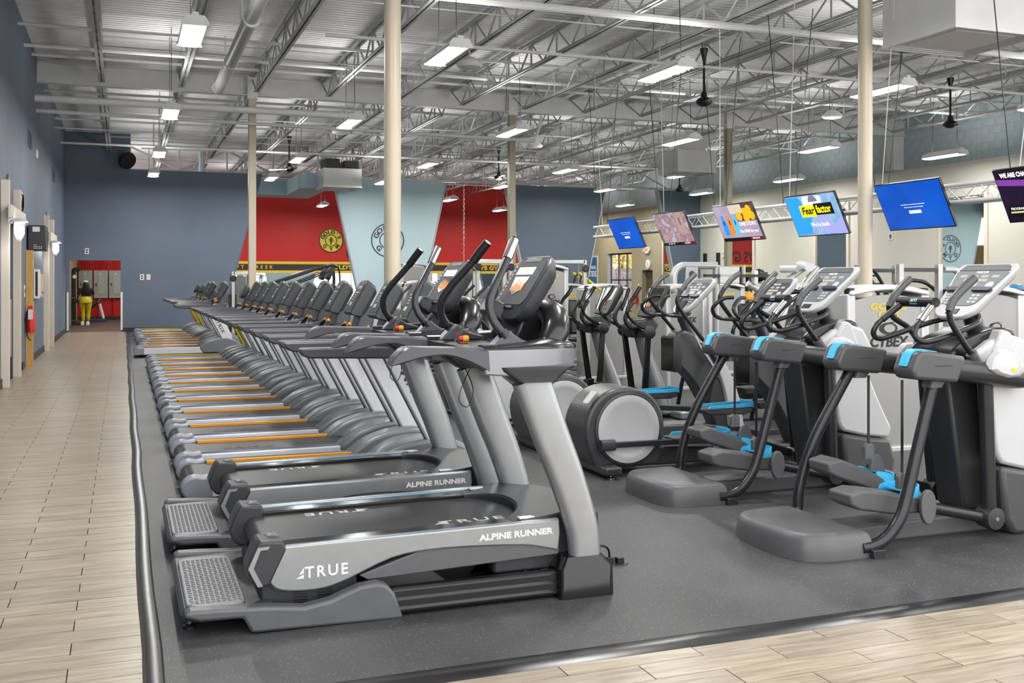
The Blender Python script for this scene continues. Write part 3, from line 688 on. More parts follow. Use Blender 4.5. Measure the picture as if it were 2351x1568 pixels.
# ================================================================ TREADMILLS
ARMG = mat('handrail_grey', (74, 74, 80), .36, 0, .05, 12, .04, 500)
DASHB = mat('dash_black', (26, 26, 28), .24, 0, .1, 8)
LED = mat('orange_led', (255, 92, 20), .4, 0, 0, emit=1.6)
LEDW = mat('lit_white_display', (255, 244, 225), .4, 0, 0, emit=.9)
SCRD = mat('console_face', (50, 54, 60), .5, 0, .05, 10)
def ring_rr(c, hx, hy, ux, uy, r=.4, n=3):
    # rounded-rectangle ring around c with axes ux, uy
    return [V(c)+V(ux)*a+V(uy)*b for a, b in rrect(-hx, hx, -hy, hy, min(hx, hy)*r, n)]
def side(parent, name, m, build, ya, yb, yc, bev=.006, **kw):
    # the same part on the near and on the far side of a machine; build(y0, y1) returns a builder
    out = [build(ya, yb).ob(name, m, parent, bev=bev, **kw), build(2*yc-yb, 2*yc-ya).ob(name, m, parent, bev=bev, **kw)]
    return out
def alpine(label):
    yc = 5.06
    t = thing('incline_treadmill', (1.2, yc, 0), label, 'treadmill', 'grey incline treadmills at the front')
    # base
    sk = [(.25, .135), (.235, .11), (.3, .085), (.48, .08), (.515, .012), (1.185, 0), (1.145, .118), (1.11, .158), (1.066, .172), (.991, .166), (.92, .142), (.855, .118), (.74, .1), (.59, .118), (.37, .132)]
    side(t, 'base_skirt', MIDGREY, lambda a, b: G().prism(sk, a, b), 4.52, 4.6, yc, .014)
    pl = [(x, y) for x, y in rrect(.225, .62, 4.54, 5.58, .1, 5)]
    G().prism(pl, .072, .118, 'z').ob('rear_platform', DKGREY, t, bev=.02)
    tp = G().prism(rrect(.25, .5, 4.58, 5.42, .07, 4), .112, .134, 'z').ob('tread_plate', mat('tread_plate_grey', (120, 120, 122), .45, .2, .05, 10), t, bev=.006)
    stud = gmesh(G().box((0, 0, 0), (.016, .005, .004), (0, 0, .7)), 'stud', MATS['tread_plate_grey'], 0)
    stud2 = gmesh(G().box((0, 0, 0), (.016, .005, .004), (0, 0, -.7)), 'stud', MATS['tread_plate_grey'], 0)
    sl_ = [V((.275+.0225*i, 4.63+.0325*j, .1355))-V((1.2, yc, 0)) for i in range(10) for j in range(23)]
    link_copies(stud, 'stud', tp, sl_[0::2]); link_copies(stud2, 'stud', tp, sl_[1::2])
    for y in (4.72, 5.36):
        f = G().tube([(.27, y, .012), (.27, y, .07)], .009, 8).ob('foot_stem', CHROME, t)
        G().lathe([(.03, 0), (.03, .012), (.012, .02)], (.27, y, .004), 'z', 14).ob('levelling_foot', BLACKP, t)
    side(t, 'lower_rail', BLACKP, lambda a, b: G().prism([(a, .02), (b, .02), (b, .12), (b-.01, .132), (a+.02, .132), (a+.006, .12), (a+.006, .086), (a, .08), (a, .045), (a-.006, .04), (a-.006, .03)], 1.14, 1.97, 'x') if a < yc else G().bb(1.14, 1.97, a, b, .02, .13), 4.54, 4.61, yc, .004)
    def footbox(a, b):
        g = G(); c = (a+b)/2
        return g.loft([[(x, y, z) for x, y in rrect(2.09-w, 2.09+w, c-d, c+d, .03, 3)] for z, w, d in ((0, .146, .095), (.145, .143, .09), (.17, .12, .075), (.195, .1, .062))])
    footbox(4.5, 4.68).ob('foot_block', GLOSSB, t); footbox(5.37, 5.55).ob('foot_block', GLOSSB, t)
    P_ = catmull([(2.108, 0, .18), (2.098, 0, .3), (2.062, 0, .43), (2.003, 0, .6), (1.93, 0, .78), (1.825, 0, 1.06)], 4)
    def upright(a, b):
        c = (a+b)/2; rings = []
        for i, p in enumerate(P_):
            q = P_[min(i+1, len(P_)-1)]-P_[max(i-1, 0)]; q.normalize(); ux = V((q.z, 0, -q.x)); w = .077+.018*i/len(P_)
            rings.append(ring_rr((p.x, c, p.z), w, .05, ux, (0, 1, 0), .85, 5))
        return G().loft(rings)
    upright(4.53, 4.63).ob('upright', SILVER, t); upright(5.41, 5.51).ob('upright', SILVER, t)
    def collar(a, b):
        c = (a+b)/2
        return G().loft([ring_rr((x, c, z), w, .075, (1, 0, 0), (0, 1, 0), .5, 3) for x, z, w in ((1.84, 1.045, .1), (1.835, 1.07, .13), (1.83, 1.1, .17), (1.85, 1.12, .2))])
    collar(4.53, 4.63).ob('upright_collar', DKGREY, t); collar(5.41, 5.51).ob('upright_collar', DKGREY, t)
    # running deck
    ya, yb = 4.6, 4.64
    silv = [(.6, .352), (1.3, .36), (1.985, .37), (1.99, .3), (1.98, .215)] + cat2([(1.88, .24), (1.79, .256), (1.55, .272), (1.33, .275), (1.15, .255), (.95, .18), (.84, .15), (.715, .149), (.625, .17), (.585, .23)], 3)
    side(t, 'deck_side_panel', SILVER, lambda a, b: G().prism(silv, a, b), ya, yb, yc, .008)
    side(t, 'deck_side_lower', MIDGREY, lambda a, b: G().prism([(1.0, .19), (1.3, .28), (1.8, .262), (1.99, .22), (1.98, .195), (1.04, .165)], a+.004 if a < yc else a, b if a < yc else b-.004), ya+.004, yb+.02, yc, .005)
    cap = [(.5, .27), (.53, .345), (.555, .385), (.66, .378), (.675, .34), (.6, .185), (.55, .18), (.515, .215)]
    side(t, 'rear_end_cap', DKGREY, lambda a, b: G().prism(cap, a, b), 4.595, 4.76, yc, .012)
    side(t, 'cap_stripe', SILVER, lambda a, b: G().prism([(.507, .27), (.548, .36), (.6, .362), (.592, .349), (.56, .347), (.53, .27), (.57, .19), (.548, .188)], a, b), 4.588, 4.597, yc, 0)
    side(t, 'roller_hub', MIDGREY, lambda a, b: G().lathe([(.02, a), (.055, a), (.058, b)], (.62, 0, .335), 'y', 14), 4.68, 4.72, yc, 0)
    bz = lambda x: .325+.012*(x-.6)
    G().prism(arc(.625, .27, .055, 90, 270, 8) + [(1.95, .24), (1.95, bz(1.95))], 4.75, 5.37).ob('running_belt', BELT, t)
    side(t, 'foot_rail', GLOSSB, lambda a, b: G().prism([(.66, .345), (1.9, .36), (1.9, .3), (.66, .29)], a, b), 4.64, 4.755, yc, .006)
    side(t, 'rail_line', CYAN, lambda a, b: G().prism([(.68, .347), (1.86, .3615), (1.86, .36), (.68, .3455)], a, b), 4.652, 4.658, yc, 0)
    hp = [(1.66, 4.64), (2.02, 4.64), (2.25, 4.72), (2.32, 4.9), (2.33, 5.06), (2.32, 5.22), (2.25, 5.4), (2.02, 5.48), (1.66, 5.48)] + [(1.66+.24*math.cos(R(a)), 5.06+.33*math.sin(R(a))) for a in range(90, -91, -15)]
    g = G(); n = len(hp)
    g.add([(x, y, .12) for x, y in hp] + [(x, y, .345+.055*min(1, max(0, (x-1.66)/.35))-.06*max(0, (x-2.12)/.2)) for x, y in hp], [(i, (i+1) % n, n+(i+1) % n, n+i) for i in range(n)] + [tuple(range(n, 2*n)), tuple(range(n))[::-1]])
    g.ob('motor_hood', DKGREY, t, bev=.012)
    G().bb(1.8, 1.94, 4.66, 4.7, .368, .374).bb(1.8, 1.94, 5.42, 5.46, .368, .374).ob('hood_stripe', LTSILVER, t)
    mb = G().bb(.57, 1.0, 4.65, 5.47, .045, .2).ob('drive_cover', DKGREY, t, bev=.01)
    slat = gmesh(G().bb(-.032, .032, -.002, 0, -.003, .003), 'vent_slat', BLACKP, 0)
    link_copies(slat, 'vent_slat', mb, [V((x, 4.649, .085+.012*k))-V((1.2, yc, 0)) for x in (.74, .85) for k in range(6)])
    G().prism([(1.0, .06), (1.2, .2), (1.3, .2), (1.5, .05), (1.35, .05)], 4.72, 5.4).ob('lift_plate', MIDGREY, t)
    G().prism([(1.2, .1), (1.62, .2), (1.7, .2), (1.55, .05), (1.2, .04)], 4.8, 5.32).ob('lift_frame', BLACKP, t)
    G().bb(1.1, 1.98, 4.9, 5.2, .02, .06).ob('cross_frame', BLACKP, t); G().bb(1.72, 1.8, 4.63, 5.49, .04, .12).ob('cross_bar', BLACKP, t)
    G().tube([(1.72, 4.7, .03), (1.8, 4.66, .1), (1.9, 4.7, .12), (1.96, 4.8, .06)], .008, 6, 4).ob('cable', BLACKP, t)
    # lettering on the side, the belt
    for s_ in (0, 1):
        Y_ = 4.599 if s_ == 0 else 2*yc-4.599
        g = G(); rt = (1, 0, .0) if s_ == 0 else (-1, 0, 0); sx = 1 if s_ == 0 else -1; off = 0 if s_ == 0 else 0
        text(g, 'TRUE', frame((.85, Y_, .228), (sx, 0, .008), (0, 0, 1)), .07, spacing=1.25, heavy=.0008)
        text(g, 'ALPINE RUNNER', frame((1.76, Y_, .312), (sx, 0, .012), (0, 0, 1)), .04, xs=1.25, heavy=.0012)
        for a, b in (((-.02, 0), (.035, .05)), ((.0, 0), (.035, 0))): pass
        tx = .715 if s_ == 0 else .985
        g.prism([(tx, .205), (tx+.033*sx, .205), (tx+.033*sx, .222), (tx+.015*sx, .212)], Y_-.001, Y_+.001); g.prism([(tx+.014*sx, .222), (tx+.033*sx, .228), (tx+.033*sx, .252)], Y_-.001, Y_+.001)
        g.ob('lettering', WHITEINK, t)
    g = G(); text(g, 'TRUE', frame((1.62, 4.85, .3385), (1, 0, .012), (0, 1, 0)), .09, xs=1.35, spacing=1.25, heavy=.001, ext=.0005); g.ob('belt_lettering', mat('belt_print_grey', (190, 190, 190), .5), t); g = G(); text(g, 'TRUE', frame((1.02, 5.3, .331), (-1, 0, -.012), (0, -1, 0)), .085, xs=1.35, spacing=1.2, heavy=.001, ext=.0005)
    g.ob('belt_lettering', MATS['belt_print_grey'], t)
    for x0, y0, s_ in ((1.42, 4.825, 1), (1.2, 5.32, -1)):
        z0 = .3385 if s_ > 0 else .332
        G().prism([(x0, y0), (x0+.06*s_, y0), (x0+.06*s_, y0+.05*s_)], z0-.001, z0+.0003, 'z').ob('belt_logo', MATS['belt_print_grey'], t)
    # handrails and bow
    arm = [(1.127, 1.141), (1.188, 1.222), (1.575, 1.215), (1.615, 1.087)] + cat2([(1.49, 1.151), (1.427, 1.18), (1.343, 1.186), (1.26, 1.172), (1.178, 1.146)], 3)
    def railsec(a, b):
        top = cat2([(1.15, 1.178), (1.2, 1.224), (1.3, 1.224), (1.4, 1.221), (1.5, 1.218), (1.59, 1.214)], 4); bot = cat2([(1.128, 1.14), (1.19, 1.15), (1.27, 1.174), (1.38, 1.184), (1.49, 1.15), (1.6, 1.088)], 4); rings = []
        for (x0, z0), (x1, z1) in zip(top, bot):
            rings.append([(x0+(x1-x0)*(.5-.5*math.sin(R(q))), (a+b)/2+(b-a)/2*max(-1, min(1, 1.25*math.cos(R(q)))), (z0+z1)/2+(z0-z1)/2*max(-1, min(1, 1.2*math.sin(R(q))))) for q in range(0, 360, 18)])
        return G().loft(rings)
    side(t, 'handrail', ARMG, railsec, 4.52, 4.64, yc, 0)
    U = [(1.575, 4.523, 1.205, 1.087), (1.75, 4.525, 1.205, 1.072), (1.9, 4.55, 1.205, 1.08), (2.03, 4.63, 1.2, 1.098), (2.13, 4.75, 1.19, 1.11), (2.19, 4.9, 1.18, 1.12), (2.21, 5.06, 1.178, 1.122)]
    U = [V((a, b, c)) for a, b, c, d in U], [d for a, b, c, d in U]
    Pt = catmull(U[0], 3); Zb = [U[1][min(int(i/3), 6)]+(U[1][min(int(i/3)+1, 6)]-U[1][min(int(i/3), 6)])*((i/3) % 1) for i in range(len(Pt))]
    full = [(p.x, p.y, p.z, zb) for p, zb in zip(Pt, Zb)] + [(p.x, 2*yc-p.y, p.z, zb) for p, zb in list(zip(Pt, Zb))[-2::-1]]
    def band(pts, th, z0f, z1f):
        rings = []
        for i, (x, y, zt_, zb_) in enumerate(pts):
            a = V(pts[max(i-1, 0)][:2]); b = V(pts[min(i+1, len(pts)-1)][:2]); d = (b-a).normalized(); nn = V((-d.y, d.x))
            z0, z1 = z0f(zt_, zb_), z1f(zt_, zb_)
            rings.append([(x, y, z0), (x, y, z1), (x+nn.x*th, y+nn.y*th, z1), (x+nn.x*th, y+nn.y*th, z0)])
        return G().loft(rings)
    band(full, .07, lambda a, b: b, lambda a, b: a).ob('bow_shroud', mat('bow_silver', (138, 139, 143), .3, .35, .04, 8), t, bev=.008)
    rr_ = []
    for i, (x, y, a, b) in enumerate(full):
        p_ = V(full[max(i-1, 0)][:2]); q_ = V(full[min(i+1, len(full)-1)][:2]); d_ = (q_-p_).normalized(); nn = V((-d_.y, d_.x)); k_ = .4+.6*min(1, max(0, (x-1.7)/.3))
        rr_.append([(x+nn.x*o_*(.7+.3*k_), y+nn.y*o_*(.7+.3*k_), a+h_*k_) for o_, h_ in ((0, -.004), (.004, .012), (.02, .03), (.05, .045), (.09, .05), (.13, .036), (.15, -.01))])
    G().loft(rr_).ob('bow_rim', DASHB, t)
    inner = [(x-.05, y+(.06 if y < yc else -.06)) for x, y, a, b in full if x > 1.6]
    G().prism(inner, 1.15, 1.2, 'z').ob('dashboard', DASHB, t, bev=.01)
    G().loft([ring_rr((x, 5.06, z), w, d, (1, 0, 0), (0, 1, 0), .6, 4) for x, z, w, d in ((1.97, 1.06, .09, .3), (2.0, 1.0, .07, .22), (2.02, .95, .04, .15))]).ob('dash_underside', DASHB, t)
    fin = [(1.63, 1.2), (1.69, 1.262), (1.735, 1.29), (1.745, 1.275)] + cat2([(1.79, 1.245), (1.88, 1.222), (1.98, 1.216)], 3) + [(1.98, 1.2)]
    side(t, 'handle_fin', ARMG, lambda a, b: G().prism(fin, a, b), 4.6, 4.69, yc, .012)
    for y in (4.84, 5.28): G().lathe([(.055, 0), (.055, .012), (.045, .012), (.04, .002)], (1.9, y, 1.2), 'z', 18).ob('cup_ring', CHROME, t)
    hump = [(1.95, 4.68, 1.19), (2.02, 4.74, 1.27), (2.07, 4.87, 1.34), (2.08, 5.06, 1.355), (2.07, 5.25, 1.34), (2.02, 5.38, 1.27), (1.95, 5.44, 1.19)]
    G().tube(hump, [.05, .07, .075, .075, .075, .07, .05], 12, 5).ob('console_arch', DASHB, t)
    G().prism([(1.86, 1.2), (2.1, 1.2), (2.06, 1.4), (1.94, 1.4)], 4.93, 5.19).ob('console_neck', DASHB, t, bev=.02)
    # console
    u = V((.545, 0, .838)).normalized(); r_ = V((0, -1, 0)); B = V((1.85, 5.06, 1.345)); M = frame(B, r_, u)
    sh = lambda w, a, b, rr: rrect(-w, w, a, b, rr, 5)
    G().loft([[M @ V((p[0], p[1], d)) for p in sh(w, a, b, rr)] for d, w, a, b, rr in ((-.1, .14, .06, .27, .05), (-.085, .2, .02, .33, .08), (-.04, .235, -.005, .37, .09), (-.006, .24, -.01, .375, .08), (0, .23, 0, .365, .08))]).ob('console_body', mat('console_charcoal', (56, 57, 62), .3, 0, .06, 10), t)
    fc = G().prism(sh(.205, .07, .345, .05), 0, .004, 'z').xf(M).ob('console_face', SCRD, t)
    G().prism([(-.1, .362), (.1, .362), (.115, .33), (-.115, .33)], -.02, .006, 'z').xf(M).ob('console_cap', MIDGREY, t, bev=.006)
    G().bb(-.13, .1, .255, .3, .004, .006).xf(M).ob('display_window', LEDW, fc)
    g = G(); text(g, '12:45', M @ Matrix.Translation((-.015, .277, .0066)), .045, ext=.0004); g.ob('display_digits', LED, fc)
    G().prism([(-.11, .24), (.09, .24), (.07, .16), (-.01, .125), (-.09, .16)], .004, .006, 'z').xf(M).ob('display_window', GLOSSB, fc)
    for i in range(7): G().bb(-.085+.024*i, -.068+.024*i, .155, .175+.008*((i*3) % 7), .006, .0068).xf(M).ob('led_bar', LED, fc)
    for i in range(9): G().bb(-.19, -.18, .1+.025*i, .112+.025*i, .004, .0048).xf(M).ob('button_mark', WHITEINK, fc)
    G().bb(-.1, .1, .045, .06, .002, .012).xf(M).ob('reading_ledge', BLACKP, fc)
    pod = G().loft([[M @ V((p[0], p[1], d)) for p in rrect(-.1-w, -.1+w, .0-h+.02, .0+h+.02, .02, 3)] for d, w, h in ((-.02, .1, .05), (.05, .085, .045), (.07, .075, .035))]).ob('control_pod', BLACKP, t)
    G().prism(rrect(-.16, -.04, -.01, .05, .02, 3), .07, .074, 'z').xf(M).ob('pod_keys', mat('key_grey', (140, 142, 145), .4), pod)
    # emergency stop, keypad
    e = G().lathe([(.016, -.02), (.019, 0), (.016, .012)], (1.69, 5.16, 1.222), 'x', 12).ob('stop_collar', ORANGE, t); G().lathe([(.013, -.04), (.016, -.02)], (1.69, 5.16, 1.222), 'x', 12).ob('stop_button', REDP, t)
    kp = frame((1.70, 5.3, 1.25), (0, -1, 0), (.4, 0, 1)); k_ = G().prism(arc(0, 0, .045, 0, 360, 14, .06), 0, .006, 'z').xf(kp).ob('side_keypad', MIDGREY, t); G().lathe([(.012, .006), (.012, .01)], (0, -.015, 0), 'z', 10).xf(kp).ob('stop_key', REDP, k_); G().lathe([(.009, .006), (.009, .01)], (0, .025, 0), 'z', 10).xf(kp).ob('start_key', GREENP, k_)
    # long curved handles
    H = [(1.70, 4.62, 1.27), (1.655, 4.63, 1.335), (1.643, 4.66, 1.41), (1.68, 4.70, 1.49), (1.745, 4.76, 1.58), (1.785, 4.797, 1.635)]
    T_ = [(1.785, 4.797, 1.635), (1.815, 4.825, 1.685), (1.845, 4.853, 1.732)]
    for s_ in (0, 1):
        f = (lambda p: p) if s_ == 0 else (lambda p: (p[0], 2*yc-p[1], p[2]))
        h = G().tube([f(p) for p in H], .021, 12, 5).ob('curved_handle', STEELD, t)
        G().tube([f(p) for p in T_], .025, 12, 2).ob('heart_rate_grip', CHROME if s_ == 0 else BLACKP, h)
        a, b = V(f(T_[1])), V(f(T_[2])); G().tube([b-(b-a)*.05, b+(b-a)*.12], .0245, 14).ob('end_cap', BLACKP, h)
        G().tube([b+(b-a)*.12, b+(b-a)*.14], .018, 12).ob('speed_keys', LTGREY, h)
        G().tube([f((1.712, 4.62, 1.255)), f((1.694, 4.622, 1.285))], .027, 12).ob('handle_collar', DASHB, t)
    G().tube([(1.5, 4.7, 1.17), (1.56, 4.66, 1.02), (1.53, 4.64, .93), (1.49, 4.66, .96), (1.52, 4.67, 1.05), (1.6, 4.72, 1.16)], .0026, 5, 5).ob('safety_cord', BLACKP, t)
    return t
a1 = alpine('nearest incline treadmill, closest to the camera at the corner of the rubber floor')
copy_tree(a1, (1.2, 5.06+1.35, 0), 'second incline treadmill, just behind the nearest one')
# power cord and floor outlet in front of the nearest treadmill
fo = thing('floor_outlet', (2.45, 4.98, .004), 'round metal floor outlet with plugs beside the nearest treadmill', 'outlet')
G().lathe([(.085, 0), (.08, .006)], (2.47, 5.0, .004), 'z', 24).ob('cover_plate', STEELD, fo)
for dx, dy in ((-.02, 0), (.03, -.02)): G().bb(2.45+dx, 2.49+dx, 4.98+dy, 5.02+dy, .008, .04).ob('plug', BLACKP, fo, bev=.004)
G().tube([(2.45, 5.0, .03), (2.44, 4.99, .08), (2.4, 4.97, .11), (2.32, 4.95, .12)], .006, 6, 4).ob('power_cord', BLACKP, fo)

CAPG = mat('cap_grey', (134, 138, 146), .38, 0, .05, 8); RAILB = mat('anodised_rail', (92, 96, 112), .3, .5, .06, 6, stretch=(.3, 4, 4)); HOODG = mat('hood_grey', (116, 120, 123), .36, .1, .05, 6)
def matrix(label, yellow=False):
    yc = 7.65
    t = thing('treadmill', (1.3, yc, 0), label, 'treadmill', 'treadmills in the long row')
    n, w = 7.25, .8
    FR = YELLOW if yellow else LTSILVER
    side(t, 'deck_side_panel', LTSILVER, lambda a, b: G().prism([(.55, .188), (1.8, .195), (1.8, .07), (.55, .06)], a, b), n, n+.05, yc, .006)
    cp = arc(.455, .125, .095, 60, 300, 9, .082)
    side(t, 'rear_end_cap', CAPG, lambda a, b: G().prism([(.57, .205)] + cp + [(.57, .052)], a, b), n-.005, n+.13, yc, .014)
    G().prism([(.5, .115)] + arc(.455, .11, .07, 90, 270, 6) + [(.5, .06)], n+.1, 2*yc-n-.1).ob('rear_roller', BLACKP, t)
    side(t, 'foot_rail', RAILB, lambda a, b: G().bb(.56, 1.78, a, b, .16, .2), n+.045, n+.15, yc, .006)
    G().bb(.57, 1.76, 2*yc-n-.182, 2*yc-n-.15, .172, .208).ob('rail_stripe', YELLOW if yellow else ORANGE, t, bev=.004); G().bb(.57, 1.76, n+.15, n+.178, .16, .19).ob('rail_edge', DKGREY, t)
    G().prism(arc(.47, .13, .055, 90, 270, 8) + [(1.9, .09), (1.9, .19), (.47, .185)], n+.18, 2*yc-n-.18).ob('running_belt', BELT, t)
    g = G(); text(g, 'MATRIX', frame((.95, n+.28, .1905), (1, 0, 0), (0, 1, 0)), .06, xs=1.6, ext=.0004, spacing=1.2); g.ob('belt_lettering', MIDGREY, t)
    wing = [(1.62, .19)] + cat2([(1.68, .235), (1.78, .3), (1.95, .355), (2.15, .375), (2.35, .33), (2.48, .22)], 3) + [(2.5, .06), (1.7, .06)]
    mid = [(1.75, .19)] + cat2([(1.82, .25), (1.95, .31), (2.15, .335), (2.35, .295), (2.45, .2)], 3) + [(2.46, .06), (1.8, .06)]
    side(t, 'hood_wing', HOODG, lambda a, b: G().prism(wing, a, b), n-.01, n+.2, yc, .03)
    G().prism(mid, n+.19, 2*yc-n-.19).ob('motor_hood', HOODG, t, bev=.02)
    up = [(2.11, .3), (2.32, .3), (1.955, 1.0), (1.745, 1.0)]
    side(t, 'upright', FR, lambda a, b: G().prism(up, a, b), n, n+.065, yc, .014)
    side(t, 'upright_edge', MIDGREY, lambda a, b: G().prism([(2.102, .3), (2.115, .3), (1.75, 1.0), (1.737, 1.0)], a, b), n+.014, n+.052, yc, .003)
    g = G(); d = V((.365, 0, -.7)).normalized(); text(g, 'CYBEX' if yellow else 'MATRIX', frame((2.005, n-.0015, .68), d, (-d.z, 0, d.x)), .098 if not yellow else .12, xs=1.15, ext=.001, spacing=1.2, heavy=.0018); g.ob('lettering', INK if not yellow else BLACKINK, t)
    if not yellow: G().lathe([(.008, -.003), (.008, 0)], (1.93, n, .822), 'y', 10).ob('logo_dot', REDP, t)
    arm = [(1.147, 1.035), (1.16, 1.058), (1.85, 1.06), (2.05, 1.05), (2.12, .98), (1.98, .965), (1.22, .985), (1.175, 1.0)]
    side(t, 'handrail', ARMG, lambda a, b: G().prism(arm, a, b), n-.02, n+.09, yc, .02)
    G().prism([(1.86, 1.02), (1.98, 1.075), (2.12, 1.1), (2.2, 1.08), (2.16, 1.0), (1.9, .99)], n+.07, 2*yc-n-.07).ob('dash_tray', ARMG, t, bev=.015)
    for y in (n+.22, 2*yc-n-.22): G().lathe([(.05, 0), (.05, .01), (.04, .01), (.036, .0)], (2.03, y, 1.082), 'z', 14).ob('cup_ring', BLACKP, t)
    for i, y in enumerate((n+.3, 2*yc-n-.3)):
        g_ = G().tube([(1.88, y, .99), (1.985, y, 1.12)], .02, 10).ob('grip', GLOSSB if i == 1 else CHROME, t); G().tube([(1.968, y, 1.108), (1.997, y, 1.14)], .017, 10, 0, True, .8).ob('grip_tip', ORANGE, g_)
    G().prism([(2.03, 1.06), (2.2, 1.06), (2.24, 1.3), (2.1, 1.28)], yc-.13, yc+.13).ob('console_mast', ARMG, t, bev=.02)
    u = V((.49, 0, .87)).normalized(); B = V((1.985, yc, 1.245)); M = frame(B, (0, -1, 0), u)
    if not yellow:
        G().loft([[M @ V((p[0], p[1], d_)) for p in [(-w_, a), (w_, a), (w_, b), (w_*.55, b+.03), (-w_*.55, b+.03), (-w_, b)]] for d_, w_, a, b in ((-.14, .13, .06, .27), (-.1, .165, .0, .3), (-.03, .17, -.02, .315), (0, .155, -.01, .31))]).ob('console_body', mat('matrix_console', (54, 58, 60), .45, 0, .05, 10), t, bev=.006)
    else:
        G().loft([[M @ V((p[0], p[1], d_)) for p in rrect(-w_, w_, a, b, .07, 4)] for d_, w_, a, b in ((-.09, .14, .06, .2), (-.05, .2, .0, .26), (0, .2, 0, .26))]).ob('console_body', mat('matrix_console', (82, 87, 88), .4, 0, .05, 10), t)
    fc = G().bb(-.13, .13, .02, .29 if not yellow else .23, 0, .003).xf(M).ob('console_face', SCRD, t)
    if not yellow:
        G().bb(-.08, .08, .245, .275, .003, .004).xf(M).ob('display_window', mat('lcd_green', (92, 104, 52), .3), fc)
        g = G(); text(g, '65', M @ Matrix.Translation((0, .318, .004)), .028, ext=.0005, heavy=.001); g.ob('number_plate', WHITEINK, fc)
        for i in range(6): G().bb(-.085+.03*i, -.07+.03*i, .196, .212, .003, .005).xf(M).ob('key', (ORANGE, ORANGE, WHITEP, WHITEP, ORANGE, ORANGE)[i], fc)
        for r2 in range(3):
            for c2 in range(3): G().bb(-.085+.035*c2, -.072+.035*c2, .172-.024*r2, .182-.024*r2, .003, .005).xf(M).ob('key', (mat('key_olive', (130, 140, 60), .4), WHITEP, WHITEP)[c2], fc)
        for i in range(3): G().bb(-.06+.028*i, -.044+.028*i, .065, .1, .003, .005).xf(M).ob('key', (mat('key_cream', (230, 225, 190), .4), WHITEP, WHITEP)[i], fc)
    return t
mx = matrix('')
P0 = 7.65
ordn = ['first', 'second', 'third', 'fourth', 'fifth', 'sixth', 'seventh', 'eighth', 'ninth', 'tenth', 'eleventh']
mx['label'] = 'silver treadmill with orange rail stripes, first in the long row behind the incline treadmills'
yl = None
for k in range(1, 12):
    y = P0+[0, 1.02, 2.03, 3.09, 4.18, 5.24, 6.36, 7.48, 8.54, 9.46, 10.6, 11.73][k]
    if k < 11: copy_tree(mx, (1.3, y, 0), 'silver treadmill with orange rail stripes, %s in the long row behind the incline treadmills' % ordn[k])
    else:
        yl = matrix('treadmill with yellow uprights at the far end of the long row', True); yl.location.y = y
for k, (y, x) in enumerate(((22.4, 1.12), (23.45, 1.22), (24.45, 1.27), (25.5, 1.35), (26.65, 1.22), (27.7, 1.22))):
    copy_tree(mx, (x, y, 0), 'silver treadmill, %s of the far group near the blue end wall' % ordn[k])
for k, y in enumerate((29.0, 30.95)): copy_tree(yl, (1.2, y, 0), ('treadmill with yellow uprights in the far group, nearer of two by the blue wall', 'treadmill with yellow uprights, the last one before the blue end wall')[k])
